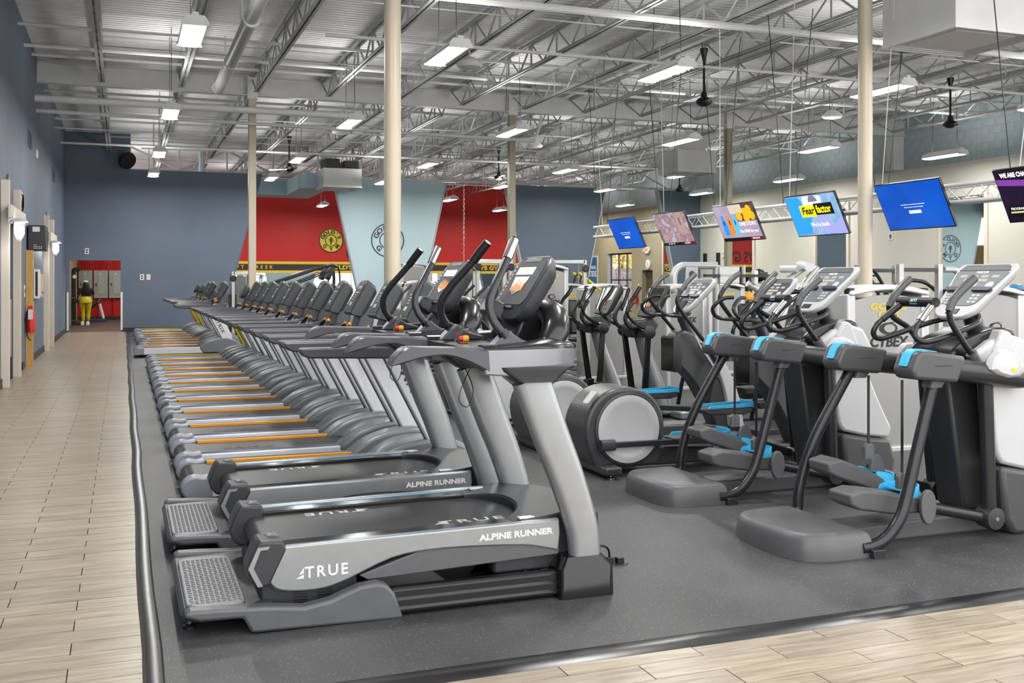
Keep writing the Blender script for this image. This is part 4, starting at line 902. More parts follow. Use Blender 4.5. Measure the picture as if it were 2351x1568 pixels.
# ================================================================ CLIMBERS AND ELLIPTICALS
SHELL = mat('pale_grey_shell', (186, 187, 189), .32, 0, .03, 5); TUBEK = mat('charcoal_tube', (48, 49, 51), .27, .45, .06, 10); PODG = mat('pod_grey', (84, 84, 86), .42, 0, .06, 8, .05, 300)
SOLE = mat('sole_grey', (82, 82, 84), .5, 0, .06, 8, .06, 300); CFACE = mat('console_grey_face', (104, 108, 112), .45, 0, .04, 8); CFACED = mat('console_navy_face', (46, 51, 60), .45, 0, .04, 8)
def precor_console(t, B, u, yc, w, face, hgt=.44, word='PRECOR'):
    M = frame(B, (0, -1, 0), u)
    sh = lambda w_, a, b, rb, rt: arc(w_-rt, b-rt, rt, 0, 90, 4) + arc(-w_+rt, b-rt, rt, 90, 180, 4) + arc(-w_*.72+rb, a+rb, rb, 180, 270, 4) + arc(w_*.72-rb, a+rb, rb, 270, 360, 4)
    G().loft([[M @ V((p[0], p[1], d)) for p in sh(w_, a, b, rb, rt)] for d, w_, a, b, rb, rt in ((-.075, w*.6, .1, hgt-.08, .08, .04), (-.05, w*.85, .04, hgt-.03, .1, .05), (-.02, w*.97, .0, hgt, .11, .05), (0, w, 0, hgt, .11, .045), (.008, w*.97, .008, hgt-.008, .1, .04))]).ob('console_shell', SHELL, t)
    f = G().prism(sh(w*.87, .1, hgt-.075, .07, .02), .008, .012, 'z').xf(M).ob('console_face', face, t)
    G().prism(arc(w*.8-.03, hgt-.05, .03, 0, 90, 3) + arc(-w*.8+.03, hgt-.05, .03, 90, 180, 3) + [(-w*.86, hgt-.07), (w*.86, hgt-.07)], .008, .013, 'z').xf(M).ob('console_brow', MIDGREY, t)
    g = G(); text(g, word, M @ Matrix.Translation((0, hgt-.088, .0125)), .026, ext=.0004, heavy=.0006); g.ob('lettering', WHITEINK, f)
    LCD = mat('lcd_grey', (168, 166, 158), .3)
    for i in range(4): G().bb(-w*.66+i*w*.36, -w*.66+i*w*.36+w*.24, hgt-.135, hgt-.112, .012, .0128).xf(M).ob('readout', LCD, f)
    G().bb(-w*.45, w*.35, hgt-.17, hgt-.147, .012, .0128).xf(M).ob('readout', LCD, f); G().bb(-w*.3, w*.12, hgt-.215, hgt-.178, .012, .0128).xf(M).ob('readout', LCD, f)
    G().prism(arc(w*.55, hgt-.2, .03, 0, 360, 14), .012, .0135, 'z').xf(M).ob('dial_key', LTGREY, f)
    for sx in (-1, 1): G().loft([[M @ V((sx*w*.45+p, q, d)) for p, q in rrect(-.075, .075, hgt-.262, hgt-.232, .012, 2)] for d in (.01, .03)]).ob('reading_ledge', mat('ledge_navy', (36, 42, 62), .35), f)
    for r_ in range(4):
        for c in range(3): G().bb(-w*.62+.026*c, -w*.62+.018+.026*c, hgt-.295-.024*r_, hgt-.281-.024*r_, .012, .0135).xf(M).ob('key', LTGREY, f)
    for r_ in range(3):
        for c in range(2): G().bb(w*.25+.036*c, w*.25+.026+.036*c, hgt-.3-.028*r_, hgt-.283-.028*r_, .012, .0135).xf(M).ob('key', LTGREY, f)
    G().bb(-.045, .045, .03, .07, .008, .013).xf(M).ob('switch_panel', BLACKP, t)
    return M
def tube_part(t, name, m, pts, r, seg=12, sm=4, **kw): return G().tube(pts, r, seg, sm, **kw).ob(name, m, t)
def amt(label):
    yc = 4.98
    t = thing('adaptive_climber', (4.4, yc, 0), label, 'climber', 'adaptive climbers on the right')
    # base
    o1 = [(3.46, 4.655), (3.56, 4.61), (3.72, 4.6), (3.855, 4.6), (3.86, 4.64), (3.86, 5.0), (3.86, 5.34), (3.855, 5.38), (3.72, 5.38), (3.56, 5.37), (3.46, 5.325), (3.4, 5.2), (3.39, 5.0), (3.4, 4.78)]
    o1 = [(p.x, p.y) for p in catmull([(x, y, 0) for x, y in o1+[o1[0]]], 3)][:-1]
    cx, cy = 3.66, 4.99
    G().loft([[(cx+(x-cx)*s_, cy+(y-cy)*s_, z) for x, y in o1] for z, s_ in ((0, 1), (.05, 1.0), (.105, .97), (.13, .93), (.142, .88), (.146, .8))]).ob('rear_pod', PODG, t)
    G().prism([(3.78, .0), (5.0, 0), (5.3, 0), (5.3, .14), (5.0, .12), (3.78, .1)], 4.86, 5.1).ob('base_beam', PODG, t, bev=.015)
    G().bb(3.84, 3.92, 4.56, 4.62, 0, .05).ob('pod_bracket', STEELD, t, bev=.004)
    tube_part(t, 'rear_leg', TUBEK, [(3.8, 4.62, .055), (3.88, 4.62, .06), (3.98, 4.62, .1), (4.07, 4.62, .2), (4.13, 4.63, .33), (4.2, 4.64, .54), (4.29, 4.655, .8), (4.35, 4.66, .97)], .034, 14, 4)
    tube_part(t, 'rear_leg', TUBEK, [(3.86, 5.36, .06), (3.93, 5.37, .1), (3.945, 5.37, .22), (3.99, 5.36, .4), (4.06, 5.34, .58), (4.17, 5.32, .78), (4.28, 5.3, .97)], .034, 14, 4)
    bx = [(4.116, 1.022), (4.155, 1.11), (4.185, 1.132), (4.235, 1.135), (4.509, 1.095), (4.45, .945), (4.14, .975)]
    for s_, Yc in ((0, 4.66), (1, 5.3)):
        b = G().prism(bx, Yc-.085, Yc+.085).ob('arm_housing', mat('housing_grey', (70, 71, 73), .36, 0, .05, 8), t, bev=.022, bseg=3)
        st = [(4.118, 1.045), (4.147, 1.115), (4.18, 1.14), (4.24, 1.141), (4.34, 1.126), (4.338, 1.12), (4.24, 1.133), (4.188, 1.128), (4.165, 1.11), (4.135, 1.05)]
        G().prism(st, Yc-.032, Yc+.032).ob('cyan_cap', CYAN, b, bev=.004)
        G().loft([ring_rr((x, Yc, z), w, d, (1, 0, 0), (0, 1, 0), .5, 3) for x, z, w, d in ((4.33, .92, .045, .045), (4.37, 1.0, .06, .06), (4.34, 1.05, .1, .089))]).ob('leg_socket', MIDGREY, b)
        dz = 0
        tube_part(t, 'arm_cylinder', mat('arm_black', (42, 43, 45), .34, 0, .06, 8), [(4.44, Yc, 1.02), (4.7, Yc, .99), (4.95, Yc, .955), (5.03, Yc, .94)], [.066, .067, .066, .05], 18, 3)
        cv = G().loft([[(4.83+a*w, Yc+(-.06 if s_ == 0 else .06)+d, 1.035+b_*w) for a, b_ in [(-.14, -.02), (-.12, .04), (-.07, .085), (0, .09), (.06, .07), (.11, .02), (.125, -.04), (.09, -.07), (0, -.075), (-.09, -.05)]] for d, w in ((-.03, .75), (-.015, .95), (.02, 1.05), (.05, .9))]).ob('pivot_cover', LTGREY, t)
        G().bb(4.84, 4.87, Yc+(-.093 if s_ == 0 else .09), Yc+(-.089 if s_ == 0 else .093), 1.0, 1.02).ob('caution_label', YELLOW, cv)
    tube_part(t, 'drop_tube', TUBEK, [(4.8, 4.73, .95), (4.815, 4.73, .55), (4.83, 4.73, .15)], .042, 16, 0); tube_part(t, 'drop_tube', TUBEK, [(4.8, 5.23, .95), (4.84, 5.23, .55), (4.88, 5.23, .22)], .042, 16, 0)
    for Y_, jx, jz, px, pz in ((4.73, 4.83, .12, 4.3, .23), (5.23, 4.88, .19, 4.36, .35)):
        G().lathe([(.03, -.06), (.065, -.055), (.068, 0), (.065, .055), (.03, .06)], (jx, Y_, jz), 'y', 18).ob('lower_joint', mat('joint_black', (50, 50, 52), .35), t)
        G().lathe([(.012, -.004), (.014, 0)], (jx, Y_-.06, jz), 'y', 10).ob('joint_bolt', CHROME, t)
        tube_part(t, 'pedal_link', TUBEK, [(jx-.03, Y_, jz), (px, Y_, pz)], .034, 14, 0)
        G().loft([[(px+.02+a*.055, Y_-.05+d, pz+.0+b_*.1) for a, b_ in [(math.cos(R(q)), math.sin(R(q))) for q in range(0, 360, 20)]] for d in (-.014, .014)]).ob('pedal_cover', MIDGREY, t, bev=.006)
    for Y0, dx, dz, k in ((4.82, 0, 0, -.02), (5.14, .1, .12, -.14)):
        prof = [(3.81+dx, .325+dz), (3.82+dx, .265+dz), (3.88+dx, .235+dz), (4.1+dx, .2+dz+k*.3), (4.33+dx, .205+dz+k), (4.34+dx, .3+dz+k), (4.2+dx, .31+dz+k*.6), (4.0+dx, .335+dz+k*.2), (3.9+dx, .345+dz)]
        p = G().prism(prof, Y0-.1, Y0+.1).ob('foot_pedal', SOLE, t, bev=.014)
        ring = []
        hz = lambda x: .33+dz+k*min(1, max(0, (x-4.0-dx)/.3))
        pathc = [(4.17+dx, Y0-.096), (4.24+dx, Y0-.1), (4.31+dx, Y0-.085), (4.345+dx, Y0), (4.31+dx, Y0+.085), (4.24+dx, Y0+.1), (4.17+dx, Y0+.096)]
        pc = catmull([(x, y, 0) for x, y in pathc], 4); n = len(pc); rings = []
        for i, q in enumerate(pc):
            hh = .042*math.sin(PI*i/(n-1))**.5 if 0 < i < n-1 else 0
            z0 = hz(q.x)-.035; c = V((4.1+dx, Y0, 0)); nd = (c-V((q.x, q.y, 0))).normalized()*.008
            rings.append([(q.x, q.y, z0), (q.x, q.y, z0+.03+hh), (q.x+nd.x, q.y+nd.y, z0+.03+hh), (q.x+nd.x, q.y+nd.y, z0)])
        G().loft(rings).ob('toe_rim', CYAN, p)
        G().prism([(4.2+dx, .33+dz+k*.6), (4.32+dx, .318+dz+k*.95), (4.32+dx, .31+dz+k*.95), (4.2+dx, .322+dz+k*.6)], Y0-.08, Y0+.08).ob('insole', CYAN, p)
        zt_ = .96; bxx = 4.17+dx*.3
        G().bb(bxx-.008, bxx+.008, Y0-.105, Y0-.1, .4+dz, zt_).ob('drive_strap', BLACKP, t)
        G().loft([ring_rr((bxx, Y0-.1, z), w, .022, (1, 0, 0), (0, 1, 0), .5, 3) for z, w in ((.34+dz, .035), (.41+dz, .035), (.43+dz, .02))]).ob('strap_anchor', MIDGREY, t)
    G().prism([(4.645, .93), (4.92, .93), (5.06, .1), (4.77, .14)], 4.87, 5.09).ob('centre_column', mat('column_charcoal', (44, 44, 46), .4), t, bev=.02)
    # front housing
    sil = cat2([(4.83, .93), (4.85, .7), (4.88, .5), (4.93, .43)], 3) + [(5.1, .39), (5.34, .36)] + cat2([(5.36, .44), (5.28, .58), (5.17, .8), (5.08, 1.02), (5.0, 1.22)], 3) + [(4.93, 1.24), (4.86, 1.12)]
    side(t, 'front_shell', SHELL, lambda a, b: G().prism(sil, a, b), 4.72, 4.84, yc, .02)
    G().prism([(4.9, .42), (5.1, .385), (5.34, .355), (5.38, .2), (5.36, .06), (5.26, 0), (5.0, 0), (4.93, .1)], 4.7, 5.26).ob('front_base', mat('front_base_charcoal', (66, 66, 68), .4), t, bev=.03)
    G().prism([(4.95, .4), (5.3, .38), (5.1, .95), (4.98, 1.2), (4.88, 1.1)], 4.84, 5.12).ob('front_core', mat('front_base_charcoal', (66, 66, 68), .4), t)
    top = cat2([(4.6, 1.02), (4.615, 1.1), (4.7, 1.17), (4.83, 1.215), (4.98, 1.245), (5.1, 1.225), (5.14, 1.15)], 3) + [(5.12, 1.02), (4.9, .98)]
    G().prism(top, 4.8, 5.16).ob('tower_top', DASHB, t, bev=.035, bseg=3)
    sd = [(4.7, 1.0), (4.74, 1.1), (4.86, 1.17), (5.0, 1.21), (5.12, 1.18), (5.24, .98), (5.22, .93), (4.85, .92)]
    side(t, 'tower_side', SHELL, lambda a, b: G().prism(sd, a, b), 4.74, 4.82, yc, .025)
    G().bb(4.78, 4.84, 4.92, 4.97, 1.206, 1.212).ob('caution_label', ORANGE, t)
    G().tube([(4.99, yc, 1.2), (4.9, yc, 1.4)], .055, 16).ob('console_post', mat('post_navy', (46, 48, 56), .35), t)
    # moving handles
    for Y0, Y1, pts in ((4.74, 4.74, [(4.77, 0, 1.0), (4.7, 0, 1.1), (4.64, 0, 1.17), (4.555, 0, 1.28), (4.535, 0, 1.35), (4.57, 0, 1.42), (4.65, 0, 1.49), (4.73, 0, 1.545)]), (5.22, 5.22, [(4.83, 0, 1.04), (4.74, 0, 1.15), (4.66, 0, 1.235), (4.545, 0, 1.3), (4.51, 0, 1.365), (4.55, 0, 1.43), (4.61, 0, 1.49), (4.68, 0, 1.545)])):
        P_ = [(a, Y0, c) for a, b, c in pts]
        h = tube_part(t, 'moving_handle', TUBEK, P_[:5], .019, 12, 4); tube_part(h, 'handle_grip', mat('grip_rubber', (74, 75, 77), .35), P_[4:], [.021, .023, .024, .022], 12, 4, fl=1.15)
        tube_part(h, 'handle_socket', MIDGREY, [P_[0], P_[1]], .034, 12, 0)
    # fixed loop handle with badge
    for s_ in (1, -1):
        f = lambda x, y, z: (x, yc+s_*y, z)
        tube_part(t, 'fixed_handle', TUBEK, [f(4.93, .07, 1.31), f(4.8, .18, 1.27), f(4.55, .2, 1.2), f(4.4, .19, 1.17), f(4.34, .18, 1.2), f(4.35, .17, 1.25), f(4.4, .16, 1.3)], .017, 12, 4)
        tube_part(t, 'heart_rate_grip', BLACKP if s_ > 0 else CHROME, [f(4.39, .16, 1.29), f(4.5, .13, 1.38)], .021, 12, 0)
    b = G().loft([[(4.52+a*.035, y, 1.4+c*.03) for a, c in [(math.cos(R(q)), math.sin(R(q))) for q in range(0, 360, 30)]] for y in (yc-.15, yc-.12, yc+.12, yc+.15)]).ob('badge_bar', BLACKP, t)
    g = G(); text(g, 'AMT', frame((4.487, yc, 1.41), (0, -1, 0), (.3, 0, 1)), .03, ext=.001, shear=.2); g.ob('lettering', WHITEINK, b); G().bb(4.484, 4.487, yc-.03, yc+.03, 1.388, 1.393).ob('blue_mark', CYAN, b)
    precor_console(t, V((4.76, yc, 1.3)), V((.72, 0, .70)), yc, .235, CFACE, .48)
    return t
am = amt('nearest adaptive climber with cyan pedals, at the right edge of the picture')
copy_tree(am, (4.4, 4.98+1.45, 0), 'second adaptive climber with cyan pedals, behind the nearest one')
def efx(label):
    yc = 7.47
    t = thing('elliptical_trainer', (4.4, yc, 0), label, 'elliptical', 'wheel-drive ellipticals')
    C_ = (3.72, .365)
    hs = cat2([(3.43, .1), (3.37, .25), (3.355, .42), (3.43, .58), (3.56, .67), (3.72, .69), (3.88, .655), (4.0, .55), (4.05, .4), (4.03, .25)], 3) + [(4.0, .06), (3.46, .06)]
    G().prism(hs, 7.26, 7.68).ob('wheel_housing', mat('wheel_housing_grey', (60, 61, 63), .34, 0, .05, 6), t, bev=.03, bseg=3)
    g_ = G().prism(rrect(3.43, 3.53, -.06, .06, .02, 3), 0, .004, 'z').xf(frame((3.435+.0, 7.31, .6), (0, -1, 0), (.65, 0, .75)) @ Matrix.Translation((-3.48+.0, 0, .03))).ob('maker_badge', LTGREY, t)
    for s_ in (0, 1):
        f = (lambda d: 7.25-d) if s_ == 0 else (lambda d: 7.69+d)
        G().lathe([(.29, f(-.02)), (.29, f(.006)), (.275, f(.012)), (.27, f(.004))] if s_ == 0 else [(.27, f(.004)), (.275, f(.012)), (.29, f(.006)), (.29, f(-.02))], (C_[0], 0, C_[1]), 'y', 40).ob('wheel_rim', DKGREY, t)
        G().lathe([(.268, f(-.01)), (.268, f(.012)), (.23, f(.016)), (.205, f(.012)), (.19, f(.006)), (.001, f(.004))] if s_ == 0 else [(.001, f(.004)), (.19, f(.006)), (.205, f(.012)), (.23, f(.016)), (.268, f(.012)), (.268, f(-.01))], (C_[0], 0, C_[1]), 'y', 40).ob('wheel_disc', mat('disc_grey', (182, 183, 184), .4, 0, .03, 5), t)
    G().bb(3.44, 3.58, 7.08, 7.86, .035, .1).ob('rear_foot_bar', DKGREY, t, bev=.015)
    for y in (7.14, 7.8): G().lathe([(.028, 0), (.028, .01), (.008, .015), (.008, .04)], (3.51, y, .004), 'z', 14).ob('levelling_foot', CHROME, t)
    G().prism([(3.98, .05), (5.5, .05), (5.5, .12), (5.2, .16), (4.5, .17), (4.0, .2)], 7.32, 7.62).ob('base_beam', mat('wheel_housing_grey', (82, 83, 85), .34), t, bev=.015)
    # pedal bars
    for Y_, z0, z1, x0, xe, pz in ((7.2, .255, .25, 3.49, 4.45, .27), (7.74, .48, .4, 3.95, 4.95, .43)):
        b = G().prism([(x0, z0-.022), (xe, z1-.022), (xe, z1+.022), (x0, z0+.022)], Y_-.02, Y_+.02).ob('pedal_bar', STEELD, t, bev=.005)
        G().loft([ring_rr((x, Y_, z0), .042, .035, (0, 0, 1), (0, 1, 0), .6, 3) for x in (x0-.04, x0+.03, x0+.08)]).ob('crank_knuckle', DKGREY, b)
        pd = G().prism([(xe-.38, pz+.01), (xe-.3, pz-.04), (xe+.05, pz-.05), (xe+.14, pz-.03), (xe+.15, pz+.03), (xe+.05, pz+.015), (xe-.3, pz+.015)], Y_-.02, Y_+.17 if Y_ < yc else Y_+.02) if False else G().prism([(xe-.38, pz+.01), (xe-.3, pz-.04), (xe+.05, pz-.05), (xe+.14, pz-.03), (xe+.15, pz+.02), (xe+.05, pz+.01), (xe-.3, pz+.015)], *((Y_-.03, Y_+.16) if Y_ < yc else (Y_-.16, Y_+.03)))
        p = pd.ob('foot_pedal', DKGREY, b, bev=.01)
        ys = (Y_-.034, Y_-.02) if Y_ < yc else (Y_-.165, Y_-.15)
        ys2 = (Y_+.15, Y_+.164) if Y_ < yc else (Y_+.02, Y_+.034)
        for q in (ys, ys2): G().prism([(xe-.3, pz+.012), (xe-.28, pz+.035), (xe+.14, pz+.045), (xe+.15, pz+.015)], *q).ob('cyan_rim', CYAN, p)
        G().prism([(xe+.135, pz+.01), (xe+.135, pz+.06), (xe+.15, pz+.06), (xe+.15, pz+.01)], ys[0], ys2[1]).ob('cyan_toe', CYAN, p)
    # front tower with curved light face
    sil = cat2([(4.94, .98), (4.94, .78), (5.0, .7), (5.14, .56), (5.28, .34), (5.38, .14)], 3) + [(5.4, .06), (5.62, .06)] + cat2([(5.58, .25), (5.5, .45), (5.38, .68), (5.22, .9)], 3) + [(5.16, 1.02), (5.05, 1.06), (4.98, 1.04)]
    G().prism(sil, 7.37, 7.57).ob('tower_body', mat('tower_grey', (60, 61, 63), .38, 0, .05, 6), t, bev=.025)
    sil2 = cat2([(5.2, .94), (5.36, .72), (5.47, .45), (5.52, .12)], 3) + [(5.68, .1)] + cat2([(5.63, .38), (5.5, .68), (5.28, 1.0)], 3)
    side(t, 'tower_shell', SHELL, lambda a, b: G().prism(sil2, a, b), 7.32, 7.38, yc, .01)
    G().loft([ring_rr((4.95, y, .83), .045, .17, (1, 0, 0), (0, 0, 1), .4, 3) for y in (7.35, 7.59)]).ob('tray', GLOSSB, t)
    G().tube([(5.15, yc, 1.0), (5.05, yc, 1.25), (5.1, yc, 1.34)], .05, 14, 3).ob('console_post', mat('post_navy', (46, 48, 56), .35), t)
    for s_, q in ((-1, .0), (1, .06)):
        Y_ = yc+s_*.27
        P_ = [(5.3, Y_, .8+q), (5.12, Y_, 1.0+q), (4.93, Y_, 1.22+q*.8), (4.86, Y_, 1.34+q*.6), (4.9, Y_, 1.44+q*.4), (4.98, Y_, 1.53+q*.3), (5.06, Y_, 1.6)]
        h = tube_part(t, 'moving_handle', TUBEK, P_[:5], .019, 12, 4); tube_part(h, 'handle_grip', MATS['grip_rubber'], P_[4:], [.021, .024, .022], 12, 4)
        tube_part(h, 'handle_socket', DKGREY, [(5.33, Y_, .74+q), (5.22, Y_, .88+q)], [.045, .03], 12, 0)
        tube_part(t, 'lower_lever', TUBEK, [(5.3, Y_, .8), (5.22, Y_, .5), (5.18, Y_, .3)], .02, 10, 0)
        f = lambda x, y, z: (x, yc+s_*y, z)
        tube_part(t, 'fixed_handle', TUBEK, [f(5.1, .06, 1.22), f(4.95, .16, 1.2), f(4.78, .18, 1.22), f(4.72, .16, 1.3), f(4.8, .12, 1.38), f(4.88, .08, 1.39)], .017, 10, 4)
    precor_console(t, V((5.02, yc, 1.22)), V((.68, 0, .73)), yc, .21, CFACED if 'nearest' in label else CFACE, .46)
    return t
ef = efx('nearest wheel-drive elliptical with a large pale disc, behind the climbers')
copy_tree(ef, (4.4, 7.47+1.28, 0), 'second wheel-drive elliptical, its disc half hidden behind the nearest disc')
# machines with green and red start keys
def gr(label, screen):
    yc = 11.4; xb = 5.68
    t = thing('cross_trainer', (5.6, yc, 0), label, 'cross trainer', 'cross trainers with green and red keys')
    hs = [(x+.36, z) for x, z in cat2([(3.43, .1), (3.37, .25), (3.355, .42), (3.43, .58), (3.56, .67), (3.72, .69), (3.88, .655), (4.0, .55), (4.05, .4), (4.03, .25)], 3) + [(4.0, .06), (3.46, .06)]]
    G().prism(hs, yc-.2, yc+.2).ob('wheel_housing', MATS['wheel_housing_grey'], t, bev=.03)
    for s_ in (-1, 1): G().lathe([(.001, yc+s_*.2), (.265, yc+s_*.2), (.265, yc+s_*.215), (.2, yc+s_*.22), (.001, yc+s_*.21)], (4.08, 0, .365), 'y', 36).ob('wheel_disc', MATS['disc_grey'], t)
    G().bb(4.3, 6.3, yc-.1, yc+.1, .03, .1).ob('base_beam', SILVER, t, bev=.02); G().bb(6.05, 6.2, yc-.35, yc+.35, .01, .1).ob('front_foot', SILVER, t, bev=.02); G().bb(3.85, 3.97, yc-.3, yc+.3, .01, .08).ob('rear_foot', SILVER, t, bev=.02)
    G().loft([ring_rr((x, yc, z), w, d, (1, 0, 0), (0, 1, 0), .7, 3) for x, z, w, d in ((5.7, 1.02, .05, .08), (5.8, .7, .06, .09), (5.93, .35, .08, .11), (6.02, .06, .1, .13))]).ob('silver_mast', SILVER, t)
    G().tube([(xb, yc-.3, .975), (xb, yc+.3, .975)], .07, 20).ob('pivot_barrel', GLOSSB, t); 
    for s_ in (-1, 1): G().lathe([(.02, yc+s_*.3), (.072, yc+s_*.3), (.072, yc+s_*.32), (.05, yc+s_*.33)], (xb, 0, .975), 'y', 20).ob('barrel_cap', BLACKP, t)
    G().prism([(5.52, 1.0), (5.6, 1.1), (5.85, 1.13), (5.92, 1.05), (5.85, .93), (5.6, .9)], yc-.1, yc+.1).ob('pivot_shroud', DKGREY, t, bev=.03)
    for s_ in (-1, 1):
        Y_ = yc+s_*.19; q = .05*s_
        b = G().prism([(xb-.03-q, .95), (xb+.03-q, .95), (xb+.06+q*.4, .3), (xb-.01+q*.4, .3)], Y_-.02, Y_+.02).ob('swing_arm', GLOSSB, t, bev=.006)
        G().bb(xb-.04+q*.4, xb+.08+q*.4, Y_-.05, Y_+.05, .13, .33).ob('pedal_bracket', GLOSSB, b, bev=.015)
        G().prism([(4.9, .17), (5.66+q*.4, .19), (5.66+q*.4, .15), (4.9, .13)], Y_-.025, Y_+.025).ob('pedal_bar', BLACKP, t)
        G().prism([(4.75, .2), (5.15, .19), (5.15, .16), (4.75, .165)], Y_-.08, Y_+.08).ob('foot_pedal', BLACKP, t, bev=.012)
        tube_part(t, 'moving_handle', GLOSSB, [(xb, Y_+s_*.1, 1.0), (5.5, Y_+s_*.12, 1.08), (5.4, Y_+s_*.14, 1.18), (5.42, Y_+s_*.14, 1.28), (5.5, Y_+s_*.13, 1.38), (5.56, Y_+s_*.13, 1.47)], [.016, .016, .017, .019, .024, .022], 10, 4)
        tube_part(t, 'fixed_handle', BLACKP, [(5.7, yc+s_*.1, 1.05), (5.55, yc+s_*.13, 1.02), (5.48, yc+s_*.13, 1.1), (5.5, yc+s_*.13, 1.2), (5.57, yc+s_*.12, 1.3)], .024, 10, 4)
        tube_part(t, 'grip_post', CHROME if s_ < 0 else GLOSSB, [(5.62, yc+s_*.25, 1.2), (5.72, yc+s_*.25, 1.45)], .02, 10, 0)
    M = frame((5.78, yc, 1.14), (0, -1, 0), (.5, 0, .87))
    G().loft([[M @ V((p[0], p[1], d)) for p in rrect(-w, w, a, b, .02, 3)] for d, w, a, b in ((-.09, .14, .08, .36), (-.03, .19, .0, .4), (0, .19, 0, .4))]).ob('console_body', BLACKP, t, bev=.006)
    G().bb(-.14, .14, .19, .36, 0, .003).xf(M).ob('screen', screen, t); G().bb(-.13, .02, .12, .17, 0, .006).xf(M).ob('start_key', mat('start_green', (96, 196, 70), .4, emit=.25), t); G().bb(-.05, .02, .12, .17, 0, .007).xf(M).ob('stop_key', mat('stop_red', (232, 60, 44), .4, emit=.25), t)
    for i in range(4): G().bb(-.12+.06*i, -.09+.06*i, .06, .08, 0, .004).xf(M).ob('key', MIDGREY, t)
    return t
g1 = gr('cross trainer with a lit screen and green and red keys, left of the pair', mat('pale_screen', (134, 150, 150), .2)); g1.location = (5.27, 11.39, 0)
g2 = gr('cross trainer with a dark screen and green and red keys, right of the pair', mat('dark_screen', (16, 17, 18), .15)); g2.location = (5.27, 10.24, 0)
# arched handrail steppers behind
def stepper(x, y, label):
    t = thing('stepper', (x, y, 0), label, 'stepper', 'steppers with arched handrails')
    for s_ in (-1, 1): tube_part(t, 'arched_rail', GLOSSB, [(x+.85, y+s_*.3, 1.42), (x+.5, y+s_*.32, 1.4), (x+.22, y+s_*.33, 1.25), (x+.04, y+s_*.33, 1.05), (x, y+s_*.33, .9), (x+.08, y+s_*.33, .8), (x+.35, y+s_*.33, .82)], .022, 12, 5)
    G().prism([(x+.35, 0), (x+.95, 0), (x+.95, .5), (x+.8, 1.25), (x+.65, 1.25), (x+.5, .6)], y-.2, y+.2).ob('body', DKGREY, t, bev=.03)
    for k, s_ in enumerate((-1, 1)): G().bb(x-.2, x+.4, y+s_*.12-.08, y+s_*.12+.08, .25+.12*k, .32+.12*k).ob('step', BLACKP, t, bev=.01)
    G().bb(x-.3, x+.9, y-.3, y+.3, .0, .06).ob('base', DKGREY, t, bev=.01)
    M = frame((x+.68, y, 1.2), (0, -1, 0), (.5, 0, .87)); G().loft([[M @ V((p[0], p[1], d)) for p in rrect(-.2, .2, 0, .3, .05, 3)] for d in (-.06, 0)]).ob('console', BLACKP, t)
stepper(6.15, 8.95, 'stepper with glossy arched handrails seen behind the ellipticals, nearer of the two'); stepper(6.5, 9.75, 'stepper with glossy arched handrails seen behind the ellipticals, farther of the two')
# ================================================================ WEIGHT MACHINES BEHIND
FACEG = mat('brushed_panel', (150, 150, 148), .38, .5, .05, 3, stretch=(1, 1, .3)); FRAMES = mat('machine_silver', (188, 188, 186), .32, .4, .04, 8); VINYL = mat('black_vinyl', (34, 34, 36), .35, 0, .08, 10)
def swoosh(g, M, s):
    n = 28; o = [(s*math.cos(2*PI*i/n), s*.52*math.sin(2*PI*i/n)) for i in range(n)]; q = [(s*.62*math.cos(2*PI*i/n)+s*.16, s*.36*math.sin(2*PI*i/n)+s*.02) for i in range(n)]
    v = [M @ V((a, b, .001)) for a, b in o+q]; g.add(v, [(i, (i+1) % n, n+(i+1) % n, n+i) for i in range(n)])
    g.add([M @ V(p) for p in ((-s*1.3, -s*.62, .001), (s*.2, -s*.56, .001), (s*.1, -s*.46, .001), (s*.1, .45*s, .001), (s*1.35, s*.6, .001), (s*.1, s*.55, .001))], [(0, 1, 2), (3, 4, 5)])
def place(t, x, y, rz=0): t.location = (x, y, 0); t.rotation_euler = (0, 0, R(rz)); return t
def seat_unit(t, ox, oy, hgt=.5):
    G().bb(ox-.05, ox+.05, oy-.5, oy+.6, .03, .1).ob('floor_beam', FRAMES, t, bev=.01); G().bb(ox-.35, ox+.35, oy-.55, oy-.45, .0, .08).ob('floor_foot', FRAMES, t, bev=.01)
    G().tube([(ox, oy, .08), (ox, oy, hgt)], .04, 10).ob('seat_post', FRAMES, t); G().bb(ox-.2, ox+.2, oy-.2, oy+.2, hgt, hgt+.08).ob('seat_pad', VINYL, t, bev=.03)
    G().box((ox, oy+.25, hgt+.42), (.32, .09, .6), (-.15, 0, 0)).ob('back_pad', VINYL, t, bev=.035); G().tube([(ox, oy+.5, .08), (ox, oy+.38, hgt+.6)], .035, 10).ob('back_post', FRAMES, t)
